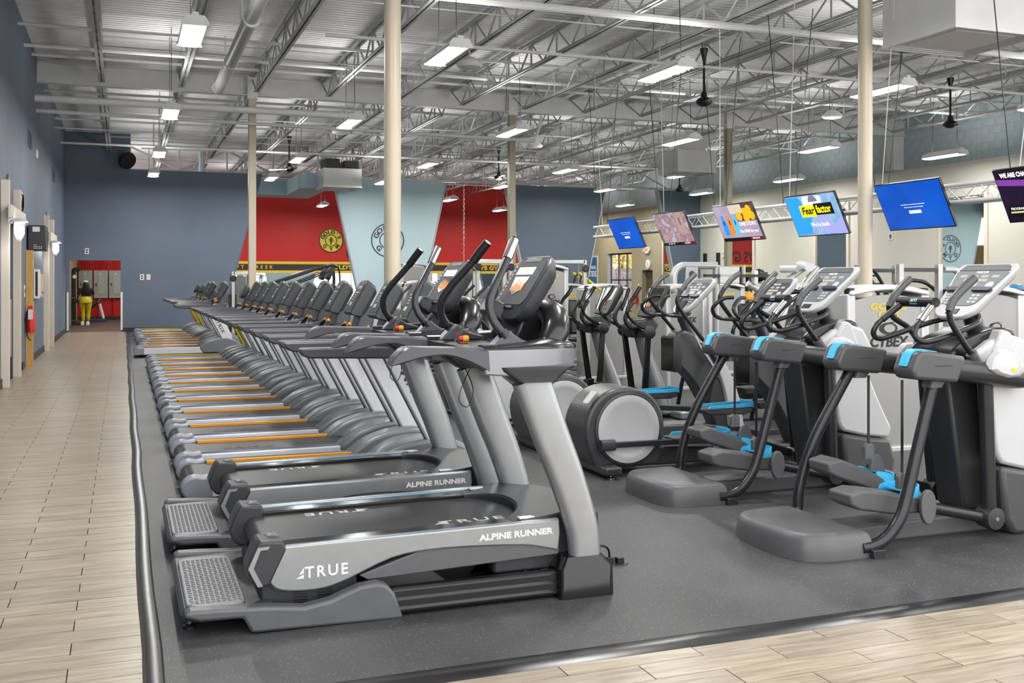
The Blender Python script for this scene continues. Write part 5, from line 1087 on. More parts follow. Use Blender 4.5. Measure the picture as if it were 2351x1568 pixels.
def tower(w, h, label, gold=True, cy=True, seat=None, name='weight_machine'):
    t = thing(name, (0, 0, 0), label, 'weight machine', 'silver weight stack machines')
    for s_ in (-1, 1):
        G().bb(s_*w/2-.045, s_*w/2+.045, -.03, .32, .02, h-.08).ob('side_post', FRAMES, t, bev=.02)
        G().bb(s_*w/2-.03, s_*w/2+.03, -.03, .05, h-.1, h-.03).ob('corner_cap', BLACKP, t, bev=.008)
    fp = [(-w/2+.04, .05), (w/2-.04, .05), (w/2-.04, h-.14)] + [(w/2-.04-(w-.08)*i/8, h-.14+.05*math.sin(PI*i/8)) for i in range(1, 8)] + [(-w/2+.04, h-.14)]
    G().prism(fp, -.012, .0).ob('face_panel', FACEG, t)
    tp = [(-w/2-.03, h-.1)] + [(-w/2-.03+(w+.06)*i/10, h-.06+.06*math.sin(PI*i/10)) for i in range(11)] + [(w/2+.03, h-.1)] + [(w/2-(w)*i/10, h-.1+.05*math.sin(PI*i/10)) for i in range(1, 10)]
    G().prism(tp, -.05, .34).ob('arched_top', mat('arch_pale', (206, 206, 202), .3, .2, .02, 5), t, bev=.012)
    G().bb(-w/2-.05, w/2+.05, -.06, .36, 0, .05).ob('base_frame', FRAMES, t, bev=.01); G().bb(-w/2+.02, w/2-.02, .28, .3, .05, h-.12).ob('rear_panel', FACEG, t)
    M = lambda z: frame((0, -.0135, z), (1, 0, 0), (0, 0, 1))
    if gold:
        g = G(); text(g, "GOLD'S", M(h-.2), .076*w/.8, xs=1.5, heavy=.003); text(g, 'GYM', M(h-.27), .076*w/.8, xs=1.35, heavy=.003); g.ob('gold_lettering', GOLDINK, t)
    if cy:
        g = G(); text(g, 'CYBEX', M(h*.655), .125*w/.8, xs=1.05, heavy=.004, shear=.15); swoosh(g, M(h*.655+.12*w/.8), .1*w/.8); g.ob('maker_lettering', BLACKINK, t)
    if seat: seat_unit(t, *seat)
    return t
place(tower(.82, 1.5, 'largest weight machine tower with gold lettering, right of the second climber'), 6.42, 7.45)
place(tower(.66, 1.5, 'weight machine tower with gold lettering behind the left cross trainer', seat=(-.75, .1)), 7.1, 14.6)
place(tower(.66, 1.5, 'weight machine tower with maker logo behind the right cross trainer'), 7.45, 12.75, 10)
place(tower(.6, 1.82, 'tall weight machine tower just right of the nearest treadmill console', seat=(.8, .15)), 6.62, 15.7, 12)
place(tower(.64, 1.56, 'weight machine tower with gold lettering beside the round treadmill column'), 5.75, 20.6)
place(tower(.7, 2.0, 'taller pale weight tower behind the round treadmill column', False, False), 6.75, 24.6)
place(tower(.62, 1.5, 'weight machine tower behind the second incline treadmill console', seat=(.7, .1)), 8.1, 18.2)
place(tower(.6, 1.48, 'weight machine tower behind the console of the nearest climber', False, True), 8.55, 8.3, -10)
place(tower(.62, 1.52, 'weight machine tower behind the far arched stepper', True, False, seat=(.8, .1)), 9.35, 14.7)
# press station: inverted-U frame
t = thing('press_machine', (7.9, 13.6, 0), 'silver press machine with a tall rounded frame behind the ellipticals', 'weight machine')
tube_part(t, 'rounded_frame', FRAMES, [(7.62, 13.4, 0), (7.62, 13.4, 1.4), (7.64, 13.4, 1.66), (7.74, 13.4, 1.76), (7.9, 13.4, 1.77), (8.35, 13.4, 1.77)], .055, 14, 4); tube_part(t, 'rear_upright', FRAMES, [(8.35, 13.4, 0), (8.35, 13.4, 1.78)], .055, 12, 0)
G().prism([(7.78, 1.5), (7.95, 1.47), (8.0, 1.55), (8.0, 1.74), (7.8, 1.74)], 13.33, 13.36).ob('pulley_plate', LTGREY, t, bev=.01); G().prism(arc(7.89, 1.64, .05, 0, 360, 14), 13.325, 13.33).ob('pulley', DKGREY, t)
G().bb(8.1, 9.35, 13.3, 13.36, 1.6, 1.64).ob('press_bar', BLACKP, t); G().bb(8.35, 8.7, 13.3, 13.5, 1.5, 1.76).ob('counterweight', FRAMES, t, bev=.01); G().tube([(8.8, 13.35, 1.5), (8.8, 13.35, 1.78)], .03, 10).ob('stub_post', FRAMES, t); G().tube([(9.0, 13.35, 1.7), (9.0, 13.35, 1.5)], .05, 12).ob('collar', LTSILVER, t)
tube_part(t, 'curved_strut', FRAMES, [(8.9, 13.4, 1.5), (9.15, 13.4, 1.3), (9.2, 13.4, .6), (9.2, 13.4, 0)], .05, 12, 4); G().bb(7.55, 9.3, 13.3, 13.5, 0, .08).ob('base_frame', FRAMES, t, bev=.01); seat_unit(t, 8.4, 14.2)
# lever machine with roller arms
t = thing('lever_machine', (8.6, 11.6, 0), 'silver lever machine with a roller arm left of the round column on the right', 'weight machine')
for s_ in (0, 1): tube_part(t, 'lever_arm', FRAMES, [(7.9+s_*.35, 11.6, 1.05), (8.2+s_*.35, 11.6, 1.45), (8.62+s_*.2, 11.6, 1.72)], .04, 12, 3)
G().tube([(8.5, 11.35, 1.72), (8.75, 11.9, 1.76)], .06, 14).ob('roller_pad', LTSILVER, t); G().tube([(8.42, 11.5, 1.7), (8.3, 11.7, 1.7)], .05, 12).ob('roller_pad', LTSILVER, t)
for x in (8.0, 8.6): G().bb(x-.05, x+.05, 11.55, 11.65, 0, 1.5).ob('upright', FRAMES, t, bev=.01)
G().bb(7.7, 8.9, 11.5, 11.7, 0, .08).ob('base_frame', FRAMES, t, bev=.01); G().bb(7.95, 8.65, 11.56, 11.64, 1.44, 1.52).ob('cross_tube', FRAMES, t, bev=.01); seat_unit(t, 8.3, 12.2)
G().prism([(8.2, 1.25), (8.4, 1.2), (8.45, 1.5), (8.3, 1.55)], 11.5, 11.54).ob('cam_plate', WHITEP, t, bev=.01)
# half rack
t = thing('half_rack', (11.4, 12.6, 0), 'silver half rack with a curved bar behind the nearest climber', 'rack')
for x in (11.05, 11.8):
    for y in (12.55, 13.5): G().bb(x-.045, x+.045, y-.045, y+.045, 0, 1.8).ob('upright', FRAMES, t, bev=.008)
for y in (12.55, 13.5): G().bb(11.05, 11.8, y-.03, y+.03, 1.68, 1.74).ob('crossbar', STEELD, t)
for x in (11.05, 11.8): G().bb(x-.04, x+.04, 12.6, 13.5, .0, .08).ob('base_tube', FRAMES, t)
tube_part(t, 'arched_tube', STEELD, [(10.9, 12.9, 1.1), (11.2, 12.9, 1.45), (11.55, 12.9, 1.55), (11.9, 12.9, 1.5), (12.2, 12.9, 1.25), (12.3, 12.9, .9)], .035, 10, 4); tube_part(t, 'arched_tube', FRAMES, [(11.9, 12.55, 1.72), (12.15, 12.55, 1.7), (12.3, 12.55, 1.5), (12.35, 12.55, 1.2)], .05, 10, 4)
for z in (1.0, 1.12, 1.24, 1.36): G().bb(11.1, 11.15, 12.48, 12.54, z, z+.04).ob('bar_hook', STEELD, t)
G().tube([(10.95, 12.5, 1.22), (12.0, 12.5, 1.22)], .025, 10).ob('barbell', CHROME, t); G().tube([(11.9, 12.5, 1.22), (11.98, 12.5, 1.22)], .2, 22).ob('weight_plate', DKGREY, t)
# black ladder frame by the round column
t = thing('plate_tree', (10.1, 12.2, 0), 'dark slanted ladder frame beside the round column on the right', 'rack')
for s_ in (0, .3): tube_part(t, 'side_rail', BLACKP, [(10.2+s_*.3, 12.2+s_, 1.72), (10.35+s_*.3, 12.2+s_, 1.6), (10.6+s_*.3, 12.2+s_, 1.1), (10.7+s_*.3, 12.2+s_, 0)], .025, 8, 3)
for k in range(6): G().tube([(10.32+.07*k, 12.2, 1.62-.12*k), (10.41+.07*k, 12.5, 1.62-.12*k)], .015, 6).ob('rung', BLACKP, t)
G().bb(10.1, 10.9, 12.15, 12.55, 0, .04).ob('base', BLACKP, t)
# balls on a stand
t = thing('ball_stand', (9.9, 9.25, 0), 'grey stand carrying the blue ball at the right edge', 'stand')
G().bb(9.7, 10.2, 9.1, 9.5, 0, .08).ob('base', FRAMES, t, bev=.01); G().bb(9.85, 9.95, 9.25, 9.35, .08, 1.12).ob('post', FRAMES, t, bev=.01); tube_part(t, 'cradle_arm', STEELD, [(9.65, 9.3, 1.45), (9.8, 9.15, 1.36), (10.05, 9.1, 1.28)], .022, 8, 3); G().box((9.95, 9.14, 1.16), (.34, .03, .08), (0, .35, 0)).ob('name_plate', BLACKP, t)
g = G(); text(g, 'TOTAL', frame((9.95, 9.122, 1.16), (1, 0, .35), (-.35, 0, 1)), .07, heavy=.002); g.ob('lettering', GOLDINK, t)
G().lathe([(.08, 1.1), (.08, 1.16)], (9.9, 9.3, 0), 'z', 14).ob('cup', BLACKP, t)
tag(G().lathe([(.17*math.sin(R(a)), -.17*math.cos(R(a))) for a in range(6, 180, 12)], (9.9, 9.3, 1.335), 'z', 24).ob('exercise_ball', mat('ball_blue', (72, 128, 168), .35, 0, .06, 6)), 'blue exercise ball resting on a stand at the right edge', 'ball')
t = thing('ball_rack', (10.5, 15.6, 0), 'black upright rack holding an orange ball behind the ellipticals', 'rack')
for x in (10.25, 10.75): G().bb(x-.025, x+.025, 15.58, 15.62, 0, 1.7).ob('post', BLACKP, t)
for z in (.3, .7, 1.1, 1.5): G().bb(10.25, 10.75, 15.5, 15.75, z, z+.02).ob('shelf', BLACKP, t)
for i, (x, z, m, c) in enumerate(((10.38, 1.242, ORANGE, 'orange'), (10.63, 1.242, BLACKP, 'black'), (10.4, .842, BLACKP, 'black'), (10.6, .442, ORANGE, 'orange'), (10.62, 1.642, BLACKP, 'black'))):
    tag(G().lathe([(.12*math.sin(R(a)), -.12*math.cos(R(a))) for a in range(6, 180, 12)], (x, 15.63, z), 'z', 20).ob('medicine_ball', m), c+' medicine ball on the '+('top', 'second', 'third', 'lowest')[3-int((z-.4)/.4)]+' shelf of the black upright rack', 'ball', 'medicine balls')
# cable frames in the middle distance
def cable_frame(x, y, w, h, label):
    t = thing('cable_station', (x, y, 0), label, 'cable machine', 'silver cable stations')
    for s_ in (-1, 1):
        G().bb(x+s_*w/2-.04, x+s_*w/2+.04, y-.04, y+.04, 0, h).ob('upright', FRAMES, t, bev=.008); G().bb(x+s_*w/2-.05, x+s_*w/2+.05, y-.35, y+.35, 0, .07).ob('foot', FRAMES, t, bev=.008)
        G().bb(x+s_*w/2-.1, x+s_*w/2+.1, y+.08, y+.3, .1, 1.2).ob('weight_stack', DKGREY, t, bev=.008)
        for k in (-1, 1): G().tube([(x+s_*w/2+.06*k, y+.18, .1), (x+s_*w/2+.06*k, y+.18, h-.05)], .012, 6).ob('guide_rod', CHROME, t)
        G().lathe([(.07, -.015), (.085, 0), (.07, .015)], (x+s_*w/2, y-.06, h-.18), 'y', 16).ob('pulley', BLACKP, t); G().tube([(x+s_*w/2+.05, y-.08, h-.2), (x+s_*w/2+.05, y-.08, .9)], .006, 5).ob('cable', BLACKP, t)
    G().bb(x-w/2, x+w/2, y-.04, y+.04, h-.08, h).ob('top_beam', FRAMES, t, bev=.01)
cable_frame(7.35, 21.0, .8, 2.0, 'silver cable station behind the second treadmill console, left one'); cable_frame(7.95, 22.2, .8, 2.05, 'silver cable station left of the khaki column')
cable_frame(8.9, 20.3, .9, 2.0, 'silver cable station right of the nearest treadmill console')
cable_frame(2.95, 28.2, .45, 1.8, 'grey cable station by the square tan column')
# dark ellipticals behind the consoles
def small_elliptical(x, y, label):
    t = thing('elliptical_machine', (x, y, 0), label, 'elliptical', 'dark ellipticals in the middle distance')
    G().bb(x-.8, x+.7, y-.12, y+.12, .03, .12).ob('base', DKGREY, t, bev=.02); G().tube([(x+.3, y, .1), (x+.1, y, 1.2)], .05, 10).ob('mast', BLACKP, t); G().tube([(x+.45, y-.16, .35), (x+.45, y+.16, .35)], .28, 24).ob('drive_wheel', DKGREY, t)
    M = frame((x+.02, y, 1.15), (0, -1, 0), (.45, 0, .89)); G().loft([[M @ V((p[0], p[1], d)) for p in rrect(-.17, .17, 0, .36, .03, 3)] for d in (-.06, 0)]).ob('console', DKGREY, t); G().bb(-.13, .13, .18, .32, 0, .003).xf(M).ob('screen', SCRD, t)
    for s_ in (-1, 1):
        tube_part(t, 'moving_handle', BLACKP, [(x+.25, y+s_*.22, .5), (x+.1, y+s_*.25, .9), (x-.15, y+s_*.28, 1.15), (x-.1, y+s_*.28, 1.3), (x+.08, y+s_*.27, 1.48)], .02, 8, 4); tube_part(t, 'fixed_handle', BLACKP, [(x+.12, y+s_*.06, 1.08), (x-.15, y+s_*.15, 1.0), (x-.25, y+s_*.16, 1.1), (x-.12, y+s_*.15, 1.22)], .018, 8, 3)
        G().bb(x-.6, x-.15, y+s_*.16-.08, y+s_*.16+.08, .2+.05*s_, .25+.05*s_).ob('foot_pedal', BLACKP, t, bev=.01); G().prism([(x-.3, .22+.05*s_), (x+.4, .3), (x+.4, .34), (x-.3, .26+.05*s_)], y+s_*.2, y+s_*.23).ob('pedal_bar', STEELD, t)
for i, (x, y) in enumerate(((4.45, 13.2), (4.5, 14.6), (4.5, 16.0), (4.55, 17.4))): small_elliptical(x, y, 'dark elliptical behind the treadmill consoles, %s from the front' % ordn[i])
# stair mills with long rails
def stair_mill(x, y, label):
    t = thing('stair_mill', (x, y, 0), label, 'stair climber', 'tall stair climbers')
    G().prism([(x-.5, 0), (x+.8, 0), (x+.8, 1.3), (x+.6, 1.5), (x+.3, 1.0), (x-.5, .4)], y-.35, y+.35).ob('body', DKGREY, t, bev=.03)
    for k in range(4): G().bb(x-.55+.25*k, x-.3+.25*k, y-.28, y+.28, .35+.22*k, .39+.22*k).ob('step', STEELD, t)
    for s_ in (-1, 1): tube_part(t, 'long_rail', STEELD, [(x-1.0, y+s_*.36, 1.42), (x-.3, y+s_*.37, 1.68), (x+.3, y+s_*.37, 1.88), (x+.62, y+s_*.36, 1.94), (x+.75, y+s_*.35, 1.8), (x+.76, y+s_*.35, 1.3)], .022, 8, 3); tube_part(t, 'lower_rail', BLACKP, [(x-.7, y+s_*.38, 1.35), (x, y+s_*.38, 1.6), (x+.5, y+s_*.38, 1.8)], .018, 8, 2)
    M = frame((x+.45, y, 1.62), (0, -1, 0), (.4, 0, .9)); G().loft([[M @ V((p[0], p[1], d)) for p in rrect(-.2, .2, 0, .42, .05, 3)] for d in (-.1, 0)]).ob('console', DKGREY, t); G().bb(-.15, .15, .14, .36, 0, .003).xf(M).ob('screen', SCRD, t)
stair_mill(4.35, 26.2, 'tall stair climber with long handrails behind the treadmill consoles, nearer one'); stair_mill(4.45, 27.6, 'tall stair climber with long handrails behind the treadmill consoles, farther one')
# punching bag on a chain
t = thing('punching_bag', (9.2, 28.3, .75), 'red punching bag hanging on a long chain by the red wall', 'punching bag')
G().lathe([(.05, .8), (.17, .8), (.18, .86), (.18, 1.62), (.15, 1.7), (.05, 1.72)], (9.2, 28.3, 0), 'z', 18).ob('bag', mat('bag_red', (196, 28, 34), .35), t)
g = G(); text(g, 'BOXING', frame((9.2, 28.115, 1.25), (0, 0, 1), (-1, 0, 0)), .14); g.ob('lettering', WHITEINK, t)
link = gmesh(G().tube([(0, 0, 0), (.02, 0, .015), (.02, 0, .06), (0, 0, .075), (-.02, 0, .06), (-.02, 0, .015), (0, 0, 0)], .005, 5), 'chain_link', CHROME)
link_copies(link, 'chain_link', t, [(0, 0, 1.3+.07*k) for k in range(58)], [(0, 0, (k % 2)*PI/2) for k in range(58)])
for k in range(4): G().tube([(9.2+.12*math.cos(k*PI/2), 28.3+.12*math.sin(k*PI/2), 1.7), (9.2, 28.3, 2.08)], .008, 5).ob('bag_chain', CHROME, t)

# ================================================================ LEFT WALL AND DOORWAY THINGS
def lamp(y, label):
    t = thing('wall_lamp', (XL+.16, y, 2.1), label, 'lamp', 'caged wall lamps'); x = XL+.24
    G().bb(XL+.11, XL+.16, y-.05, y+.05, 2.36, 2.46).ob('back_plate', LTSILVER, t); G().tube([(XL+.13, y, 2.42), (x, y, 2.43)], .015, 8).ob('arm', LTSILVER, t)
    G().lathe([(.03, 2.44), (.1, 2.42), (.13, 2.385), (.125, 2.38), (.05, 2.4)], (x, y, 0), 'z', 18).ob('shade', LTSILVER, t)
    G().lathe([(.055, 2.39), (.06, 2.3), (.055, 2.2), (.035, 2.15), (.01, 2.14)], (x, y, 0), 'z', 14).ob('glass_jar', mat('lamp_glass', (255, 250, 240), .2, 0, 0, emit=1.0), t)
    for k in range(5): a = k*2*PI/5; G().tube([(x+.068*math.cos(a), y+.068*math.sin(a), 2.39), (x+.07*math.cos(a), y+.07*math.sin(a), 2.22), (x+.02*math.cos(a), y+.02*math.sin(a), 2.12)], .005, 5, 3).ob('cage_bar', LTSILVER, t)
    for z in (2.33, 2.25): G().tube([(x+.07*math.cos(R(a)), y+.07*math.sin(R(a)), z) for a in range(0, 361, 30)], .004, 5).ob('cage_ring', LTSILVER, t)
    l = D.lights.new('lamp', 'POINT'); l.energy = 9; l.shadow_soft_size = .06; l.color = (1, .96, .9); o = D.objects.new('lamp_glow', l); COL.objects.link(o); o.parent = t; o.location = (.2, 0, .1)
lamp(16.3, 'caged wall lamp on the nearer cream post frame'); lamp(24.7, 'caged wall lamp on the farther cream post frame')
for y, z, m, l in ((17.25, 2.95, BLUE, 'round blue plaque on the wall above the nearer cream frame'), (25.6, 2.92, DKBLUE, 'round dark plaque on the wall above the farther cream frame'), (22.7, 4.1, WHITEP, 'round white detector high on the blue wall')):
    tag(G().lathe([(.01, 0), (.21 if z < 4 else .1, 0), (.2 if z < 4 else .1, .03), (.18 if z < 4 else .06, .04), (.01, .04)], (XL+.001, y, z), 'x', 28).ob('wall_disc', m), l, 'plaque' if z < 4 else 'detector')
t = thing('wall_clock', (XL, 19.3, 2.7), 'round black clock on the blue wall', 'clock')
G().lathe([(.01, 0), (.17, 0), (.175, .04), (.15, .05)], (XL, 19.3, 2.88), 'x', 28).ob('case', GLOSSB, t); G().lathe([(.01, .045), (.15, .045), (.15, .05)], (XL, 19.3, 2.88), 'x', 28).ob('dial', DKGREY, t)
for y, z, h, l in ((21.15, 4.03, .3, 'tall slotted vent high on the blue wall'), (28.1, 4.05, .34, 'narrow slotted vent farther along the blue wall')):
    t = thing('wall_vent', (XL, y, z), l, 'vent'); G().bb(XL, XL+.02, y-.3, y+.3, z, z+h).ob('frame', DKBLUE, t)
    for k in range(6): G().box((XL+.025, y, z+.03+.045*k), (.02, .54, .012), (0, .5, 0)).ob('slat', DKBLUE, t)
t = thing('wall_cabinet', (XL, 20.8, 2.1), 'black metal box bracketed high on the blue wall', 'cabinet'); G().bb(XL+.02, XL+.32, 20.55, 21.15, 2.1, 2.56).ob('box', mat('brown_black_metal', (52, 46, 48), .4), t, bev=.015); G().bb(XL+.1, XL+.22, 20.545, 20.55, 2.44, 2.53).ob('sticker', WHITEP, t); G().bb(XL, XL+.05, 20.7, 21.0, 2.2, 2.4).ob('bracket', BLACKP, t)
for k in range(12): G().bb(XL+.12+.03*(k % 5), XL+.135+.03*(k % 5), 20.546, 20.549, 2.13+.03*(k//5), 2.145+.03*(k//5)).ob('vent_hole', LTSILVER, t)
t = root('door_2', (XL, 20.4, 0), 'honey oak door standing open against the blue wall'); G().bb(XL+.005, XL+.125, 20.36, 20.42, 0, 2.1).ob('leaf', WOOD, t)
for z in (.3, 1.05, 1.8): G().bb(XL+.12, XL+.15, 20.43, 20.5, z, z+.12).ob('hinge', CHROME, t)
t = thing('fire_extinguisher', (XL+.1, 20.2, .62), 'red fire extinguisher with a white tag by the oak door', 'extinguisher'); G().lathe([(.02, .62), (.07, .63), (.072, .95), (.05, 1.02), (.02, 1.04)], (XL+.1, 20.2, 0), 'z', 16).ob('cylinder', REDP, t); G().bb(XL+.06, XL+.14, 20.12, 20.125, .86, 1.04).ob('tag', WHITEP, t); G().bb(XL+.05, XL+.13, 20.17, 20.23, 1.04, 1.1).ob('valve', REDP, t); tube_part(t, 'hose', BLACKP, [(XL+.06, 20.2, 1.06), (XL+.02, 20.15, .9), (XL+.04, 20.14, .6), (XL+.1, 20.15, .48)], .01, 6, 4); G().bb(XL, XL+.04, 20.16, 20.24, .8, .9).ob('wall_bracket', BLACKP, t)
for y, z0, z1, m, l in ((22.35, 1.2, 1.78, WHITEP, 'white framed notice on the blue wall past the oak door'), (22.75, 1.22, 1.72, WOOD, 'brown framed notice between two others on the blue wall'), (23.2, 1.3, 1.72, REDP, 'red-edged notice, last of three on the blue wall')):
    t = thing('framed_notice', (XL, y, z0), l, 'notice', 'framed notices on the blue wall'); G().bb(XL, XL+.09, y-.16, y+.16, z0, z1).ob('frame', m, t, bev=.004); G().bb(XL+.03, XL+.07, y-.163, y-.16, z0+.05, z1-.05).ob('sheet', BLACKP if m is WHITEP else WHITEP, t); G().bb(XL+.09, XL+.092, y-.13, y+.13, z0+.03, z1-.03).ob('sheet', WHITEP, t)
t = thing('water_cooler', (XL-.3, 19.2, .5), 'wall drinking fountain with a steel basin in the black alcove', 'fountain'); G().bb(XL-.3, XL-.02, 19.0, 19.6, .72, .95).ob('basin', CHROME, t, bev=.03); G().bb(XL-.24, XL-.06, 19.3, 19.6, .95, 1.05).ob('spout_block', LTSILVER, t, bev=.02)
G().bb(XL-.3, XL-.1, 19.3, 19.62, .5, .72).ob('lower_case', LTSILVER, t, bev=.02)
t = thing('towel_dispenser', (XL-.2, 19.4, 1.2), 'white curved dispenser on the back of the black alcove', 'dispenser'); G().prism([(XL-.18, 1.2), (XL-.02, 1.22), (XL-.03, 1.3), (XL-.06, 1.66), (XL-.18, 1.7)], 19.35, 19.64).ob('case', WHITEP, t, bev=.03); G().bb(XL-.16, XL-.04, 19.34, 19.36, 1.2, 1.24).ob('nozzle', MIDGREY, t)
for y, z, l in ((16.0, 1.26, 'white switch plate on the blue wall at the left edge'), (20.1, 1.35, 'white switch plate between the alcove and the oak door'), (24.4, 1.28, 'white switch plate by the farther cream post')):
    t = thing('switch_plate', (XL, y, z-.08), l, 'switch'); G().bb(XL, XL+.012, y-.06, y+.06, z-.09, z+.12).ob('plate', WHITEP, t, bev=.003); G().bb(XL+.012, XL+.02, y-.02, y+.02, z-.02, z+.05).ob('toggle', BLACKP, t)
for x, z, l, m in ((-1.05, 2.47, 'white double outlet on the blue wall above the doorway', WHITEP), (.53, 1.68, 'white double outlet on the blue wall right of the doorway', WHITEP), (.72, 1.68, 'cream blank plate beside the white outlet', CREAM)):
    t = thing('wall_outlet', (x, YP, z-.09), l, 'outlet'); G().bb(x-.06, x+.06, YP-.012, YP, z-.09, z+.09).ob('plate', m, t, bev=.003)
    if m is WHITEP:
        for q in (-.035, .035): G().bb(x-.03, x+.03, YP-.016, YP-.012, z+q-.02, z+q+.02).ob('socket', DKGREY, t)
# alcove beyond the doorway
struct(G().bb(XL-.3, XL-.1, YP+.16, YB, 0, 3.5).ob('alcove_wall', mat('khaki_block', (168, 158, 116), .6, 0, .06, 2), org=(XL, 40, 0)), 'khaki block side wall beyond the doorway')
PANG = mat('panel_grey_green', (168, 172, 160), .4, 0, .03, 3)
for i, (x0, x1, z0) in enumerate(((-1.7, -1.18, .74), (-1.13, -.6, .88), (-.56, -.02, .88))):
    t = thing('electrical_panel', ((x0+x1)/2, YB, z0), 'grey electrical panel on the red wall beyond the doorway, ' + ('left of three behind the person', 'middle of three', 'right of three')[i], 'electrical panel', 'electrical panels')
    G().bb(x0, x1, YB-.16, YB, z0, 2.0).ob('box', PANG, t, bev=.008); d = G().bb(x0+.15, x1-.12, YB-.175, YB-.16, z0+.16, 1.85).ob('door', mat('panel_door', (178, 180, 170), .4), t, bev=.004); G().bb(x0+.07, x0+.11, YB-.18, YB-.16, 1.38, 1.48).ob('latch', BLACKP, d); G().bb((x0+x1)/2-.05, (x0+x1)/2+.03, YB-.164, YB-.16, 1.86, 1.89).ob('label_plate', WHITEP, t)
    for k in range((5, 8, 5)[i]):
        x = x0+.1+(.38/((5, 8, 5)[i]-1))*k+(.06 if i == 0 else 0); struct(G().tube([(x, YB-.08, 2.0), (x, YB-.08, 3.2)], .02, 8).ob('conduit', RED, org=(x, YB, 2)), 'red painted conduit rising from an electrical panel')
for x in (-.95, -.38): struct(G().tube([(x, YB-.06, .1), (x, YB-.06, .9)], .035, 8).ob('conduit', RED, org=(x, YB, 0)), 'red painted conduit below an electrical panel')
struct(G().bb(XL-.1, 1, YB-.03, YB, 0, .14).ob('baseboard_back', BASEM), 'dark baseboard under the red wall beyond the doorway')
t = thing('cable_column', (-1.72, 40.0, 0), 'black cable column machine at the left of the doorway', 'cable machine'); G().bb(-1.74, -1.6, 39.9, 40.1, 0, 1.95).ob('upright', GLOSSB, t, bev=.01); G().box((-1.58, 40, 1.98), (.3, .12, .16), (0, -.35, 0)).ob('head', BLACKP, t, bev=.03); G().lathe([(.03, -.02), (.07, -.02), (.07, .02), (.03, .02)], (-1.64, 39.88, 1.72), 'y', 18).ob('pulley', WHITEP, t); G().bb(-1.72, -1.5, 39.85, 40.05, .78, .92).ob('carriage', BLACKP, t, bev=.02); G().lathe([(.03, -.03), (.05, 0), (.03, .03)], (-1.47, 39.9, .86), 'x', 12).ob('knob', CHROME, t); G().bb(-1.75, -1.2, 39.85, 40.15, 0, .06).ob('foot', BLACKP, t); G().bb(-1.72, -1.62, 39.86, 39.87, .12, .18).ob('sticker', REDP, t); G().bb(-1.72, -1.64, 39.86, 39.87, .94, .98).ob('sticker', REDP, t)
t = thing('weight_bench', (-.9, 42, 0), 'folded black bench with a blue foot behind the person', 'bench'); tube_part(t, 'back_rail', BLACKP, [(-1.35, 42, .35), (-.95, 42, .78), (-.82, 42, .72)], .06, 8, 0); tube_part(t, 'front_leg', LTSILVER, [(-.86, 42, .72), (-.72, 42, .15)], .055, 8, 0); G().bb(-1.5, -.6, 41.9, 42.1, .03, .12).ob('blue_foot', mat('bench_blue', (36, 52, 110), .4), t, bev=.02); G().tube([(-.9, 42, .78), (-.82, 42, .9)], .02, 8).ob('grip', CHROME, t)
# ---- the person
t = thing('person', (-1.25, 39.2, 0), 'person seen from behind in yellow leggings, black top, white cap and white shoes', 'person')
px, py = -1.25, 39.2
SKIN = mat('skin', (150, 100, 76), .5); LEG = mat('yellow_leggings', (214, 196, 30), .45, 0, .08, 8); TOPB = mat('black_top', (26, 25, 27), .6); HAIR = mat('black_hair', (24, 21, 22), .45, 0, .2, 20)
sk = [(0, 0, .9), (0, 0, 1.08), (0, 0, 1.26), (0, .02, 1.34), (0, .03, 1.42), (0, .02, 1.5), (-.15, 0, 1.27), (-.24, .06, 1.05), (-.15, .24, 1.12), (.15, 0, 1.27), (.2, .08, 1.05), (.02, .26, 1.14), (-.09, 0, .82), (-.085, .02, .46), (-.08, 0, .1), (-.085, -.0, .05), (.09, 0, .82), (.085, .0, .46), (.07, -.02, .1), (.07, -.02, .05)]
ed = [(0, 1), (1, 2), (2, 3), (3, 4), (4, 5), (2, 6), (6, 7), (7, 8), (2, 9), (9, 10), (10, 11), (0, 12), (12, 13), (13, 14), (14, 15), (0, 16), (16, 17), (17, 18), (18, 19)]
rad = [.13, .1, .11, .05, .07, .07, .055, .042, .03, .055, .042, .03, .1, .06, .045, .05, .1, .06, .045, .05]
me = D.meshes.new('body'); me.from_pydata(sk, ed, []); me.materials.append(SKIN); bo = D.objects.new('body', me); COL.objects.link(bo); bo.parent = t
md = bo.modifiers.new('skin', 'SKIN')
if not me.skin_vertices: me.skin_vertices.new() if hasattr(me.skin_vertices, 'new') else None
if me.skin_vertices:
    for v, r_ in zip(me.skin_vertices[0].data, rad): v.radius = (r_, r_); v.use_root = False
    me.skin_vertices[0].data[0].use_root = True
bo.modifiers.new('sub', 'SUBSURF').levels = 2; bo.modifiers['sub'].render_levels = 2
def rings_(specs, n=16): return G().loft([[(px+cx_+a*math.cos(2*PI*k/n), py+cy_+b*math.sin(2*PI*k/n), z) for k in range(n)] for cx_, cy_, z, a, b in specs])
g = rings_([(0, 0, 1.03, .135, .105), (0, -.01, .97, .165, .13), (0, -.03, .88, .205, .165), (0, -.03, .8, .205, .16), (0, -.01, .76, .18, .12)])
g.ob('leggings_seat', LEG, t)
for s_ in (-1, 1): rings_([(s_*.1, -.02, .84, .1, .13), (s_*.1, -.01, .7, .098, .11), (s_*.09, .0, .55, .078, .085), (s_*.085, .01, .46, .064, .07), (s_*.085, -.01, .34, .068, .075), (s_*.08, 0, .2, .05, .052), (s_*.075, 0, .14, .045, .046)]).ob('leggings_leg', LEG, t)
rings_([(0, 0, .99, .14, .11), (0, 0, 1.1, .145, .115), (0, .01, 1.2, .185, .12), (0, .01, 1.29, .2, .11), (0, .02, 1.34, .13, .085), (0, .02, 1.38, .06, .06)]).ob('top', TOPB, t)
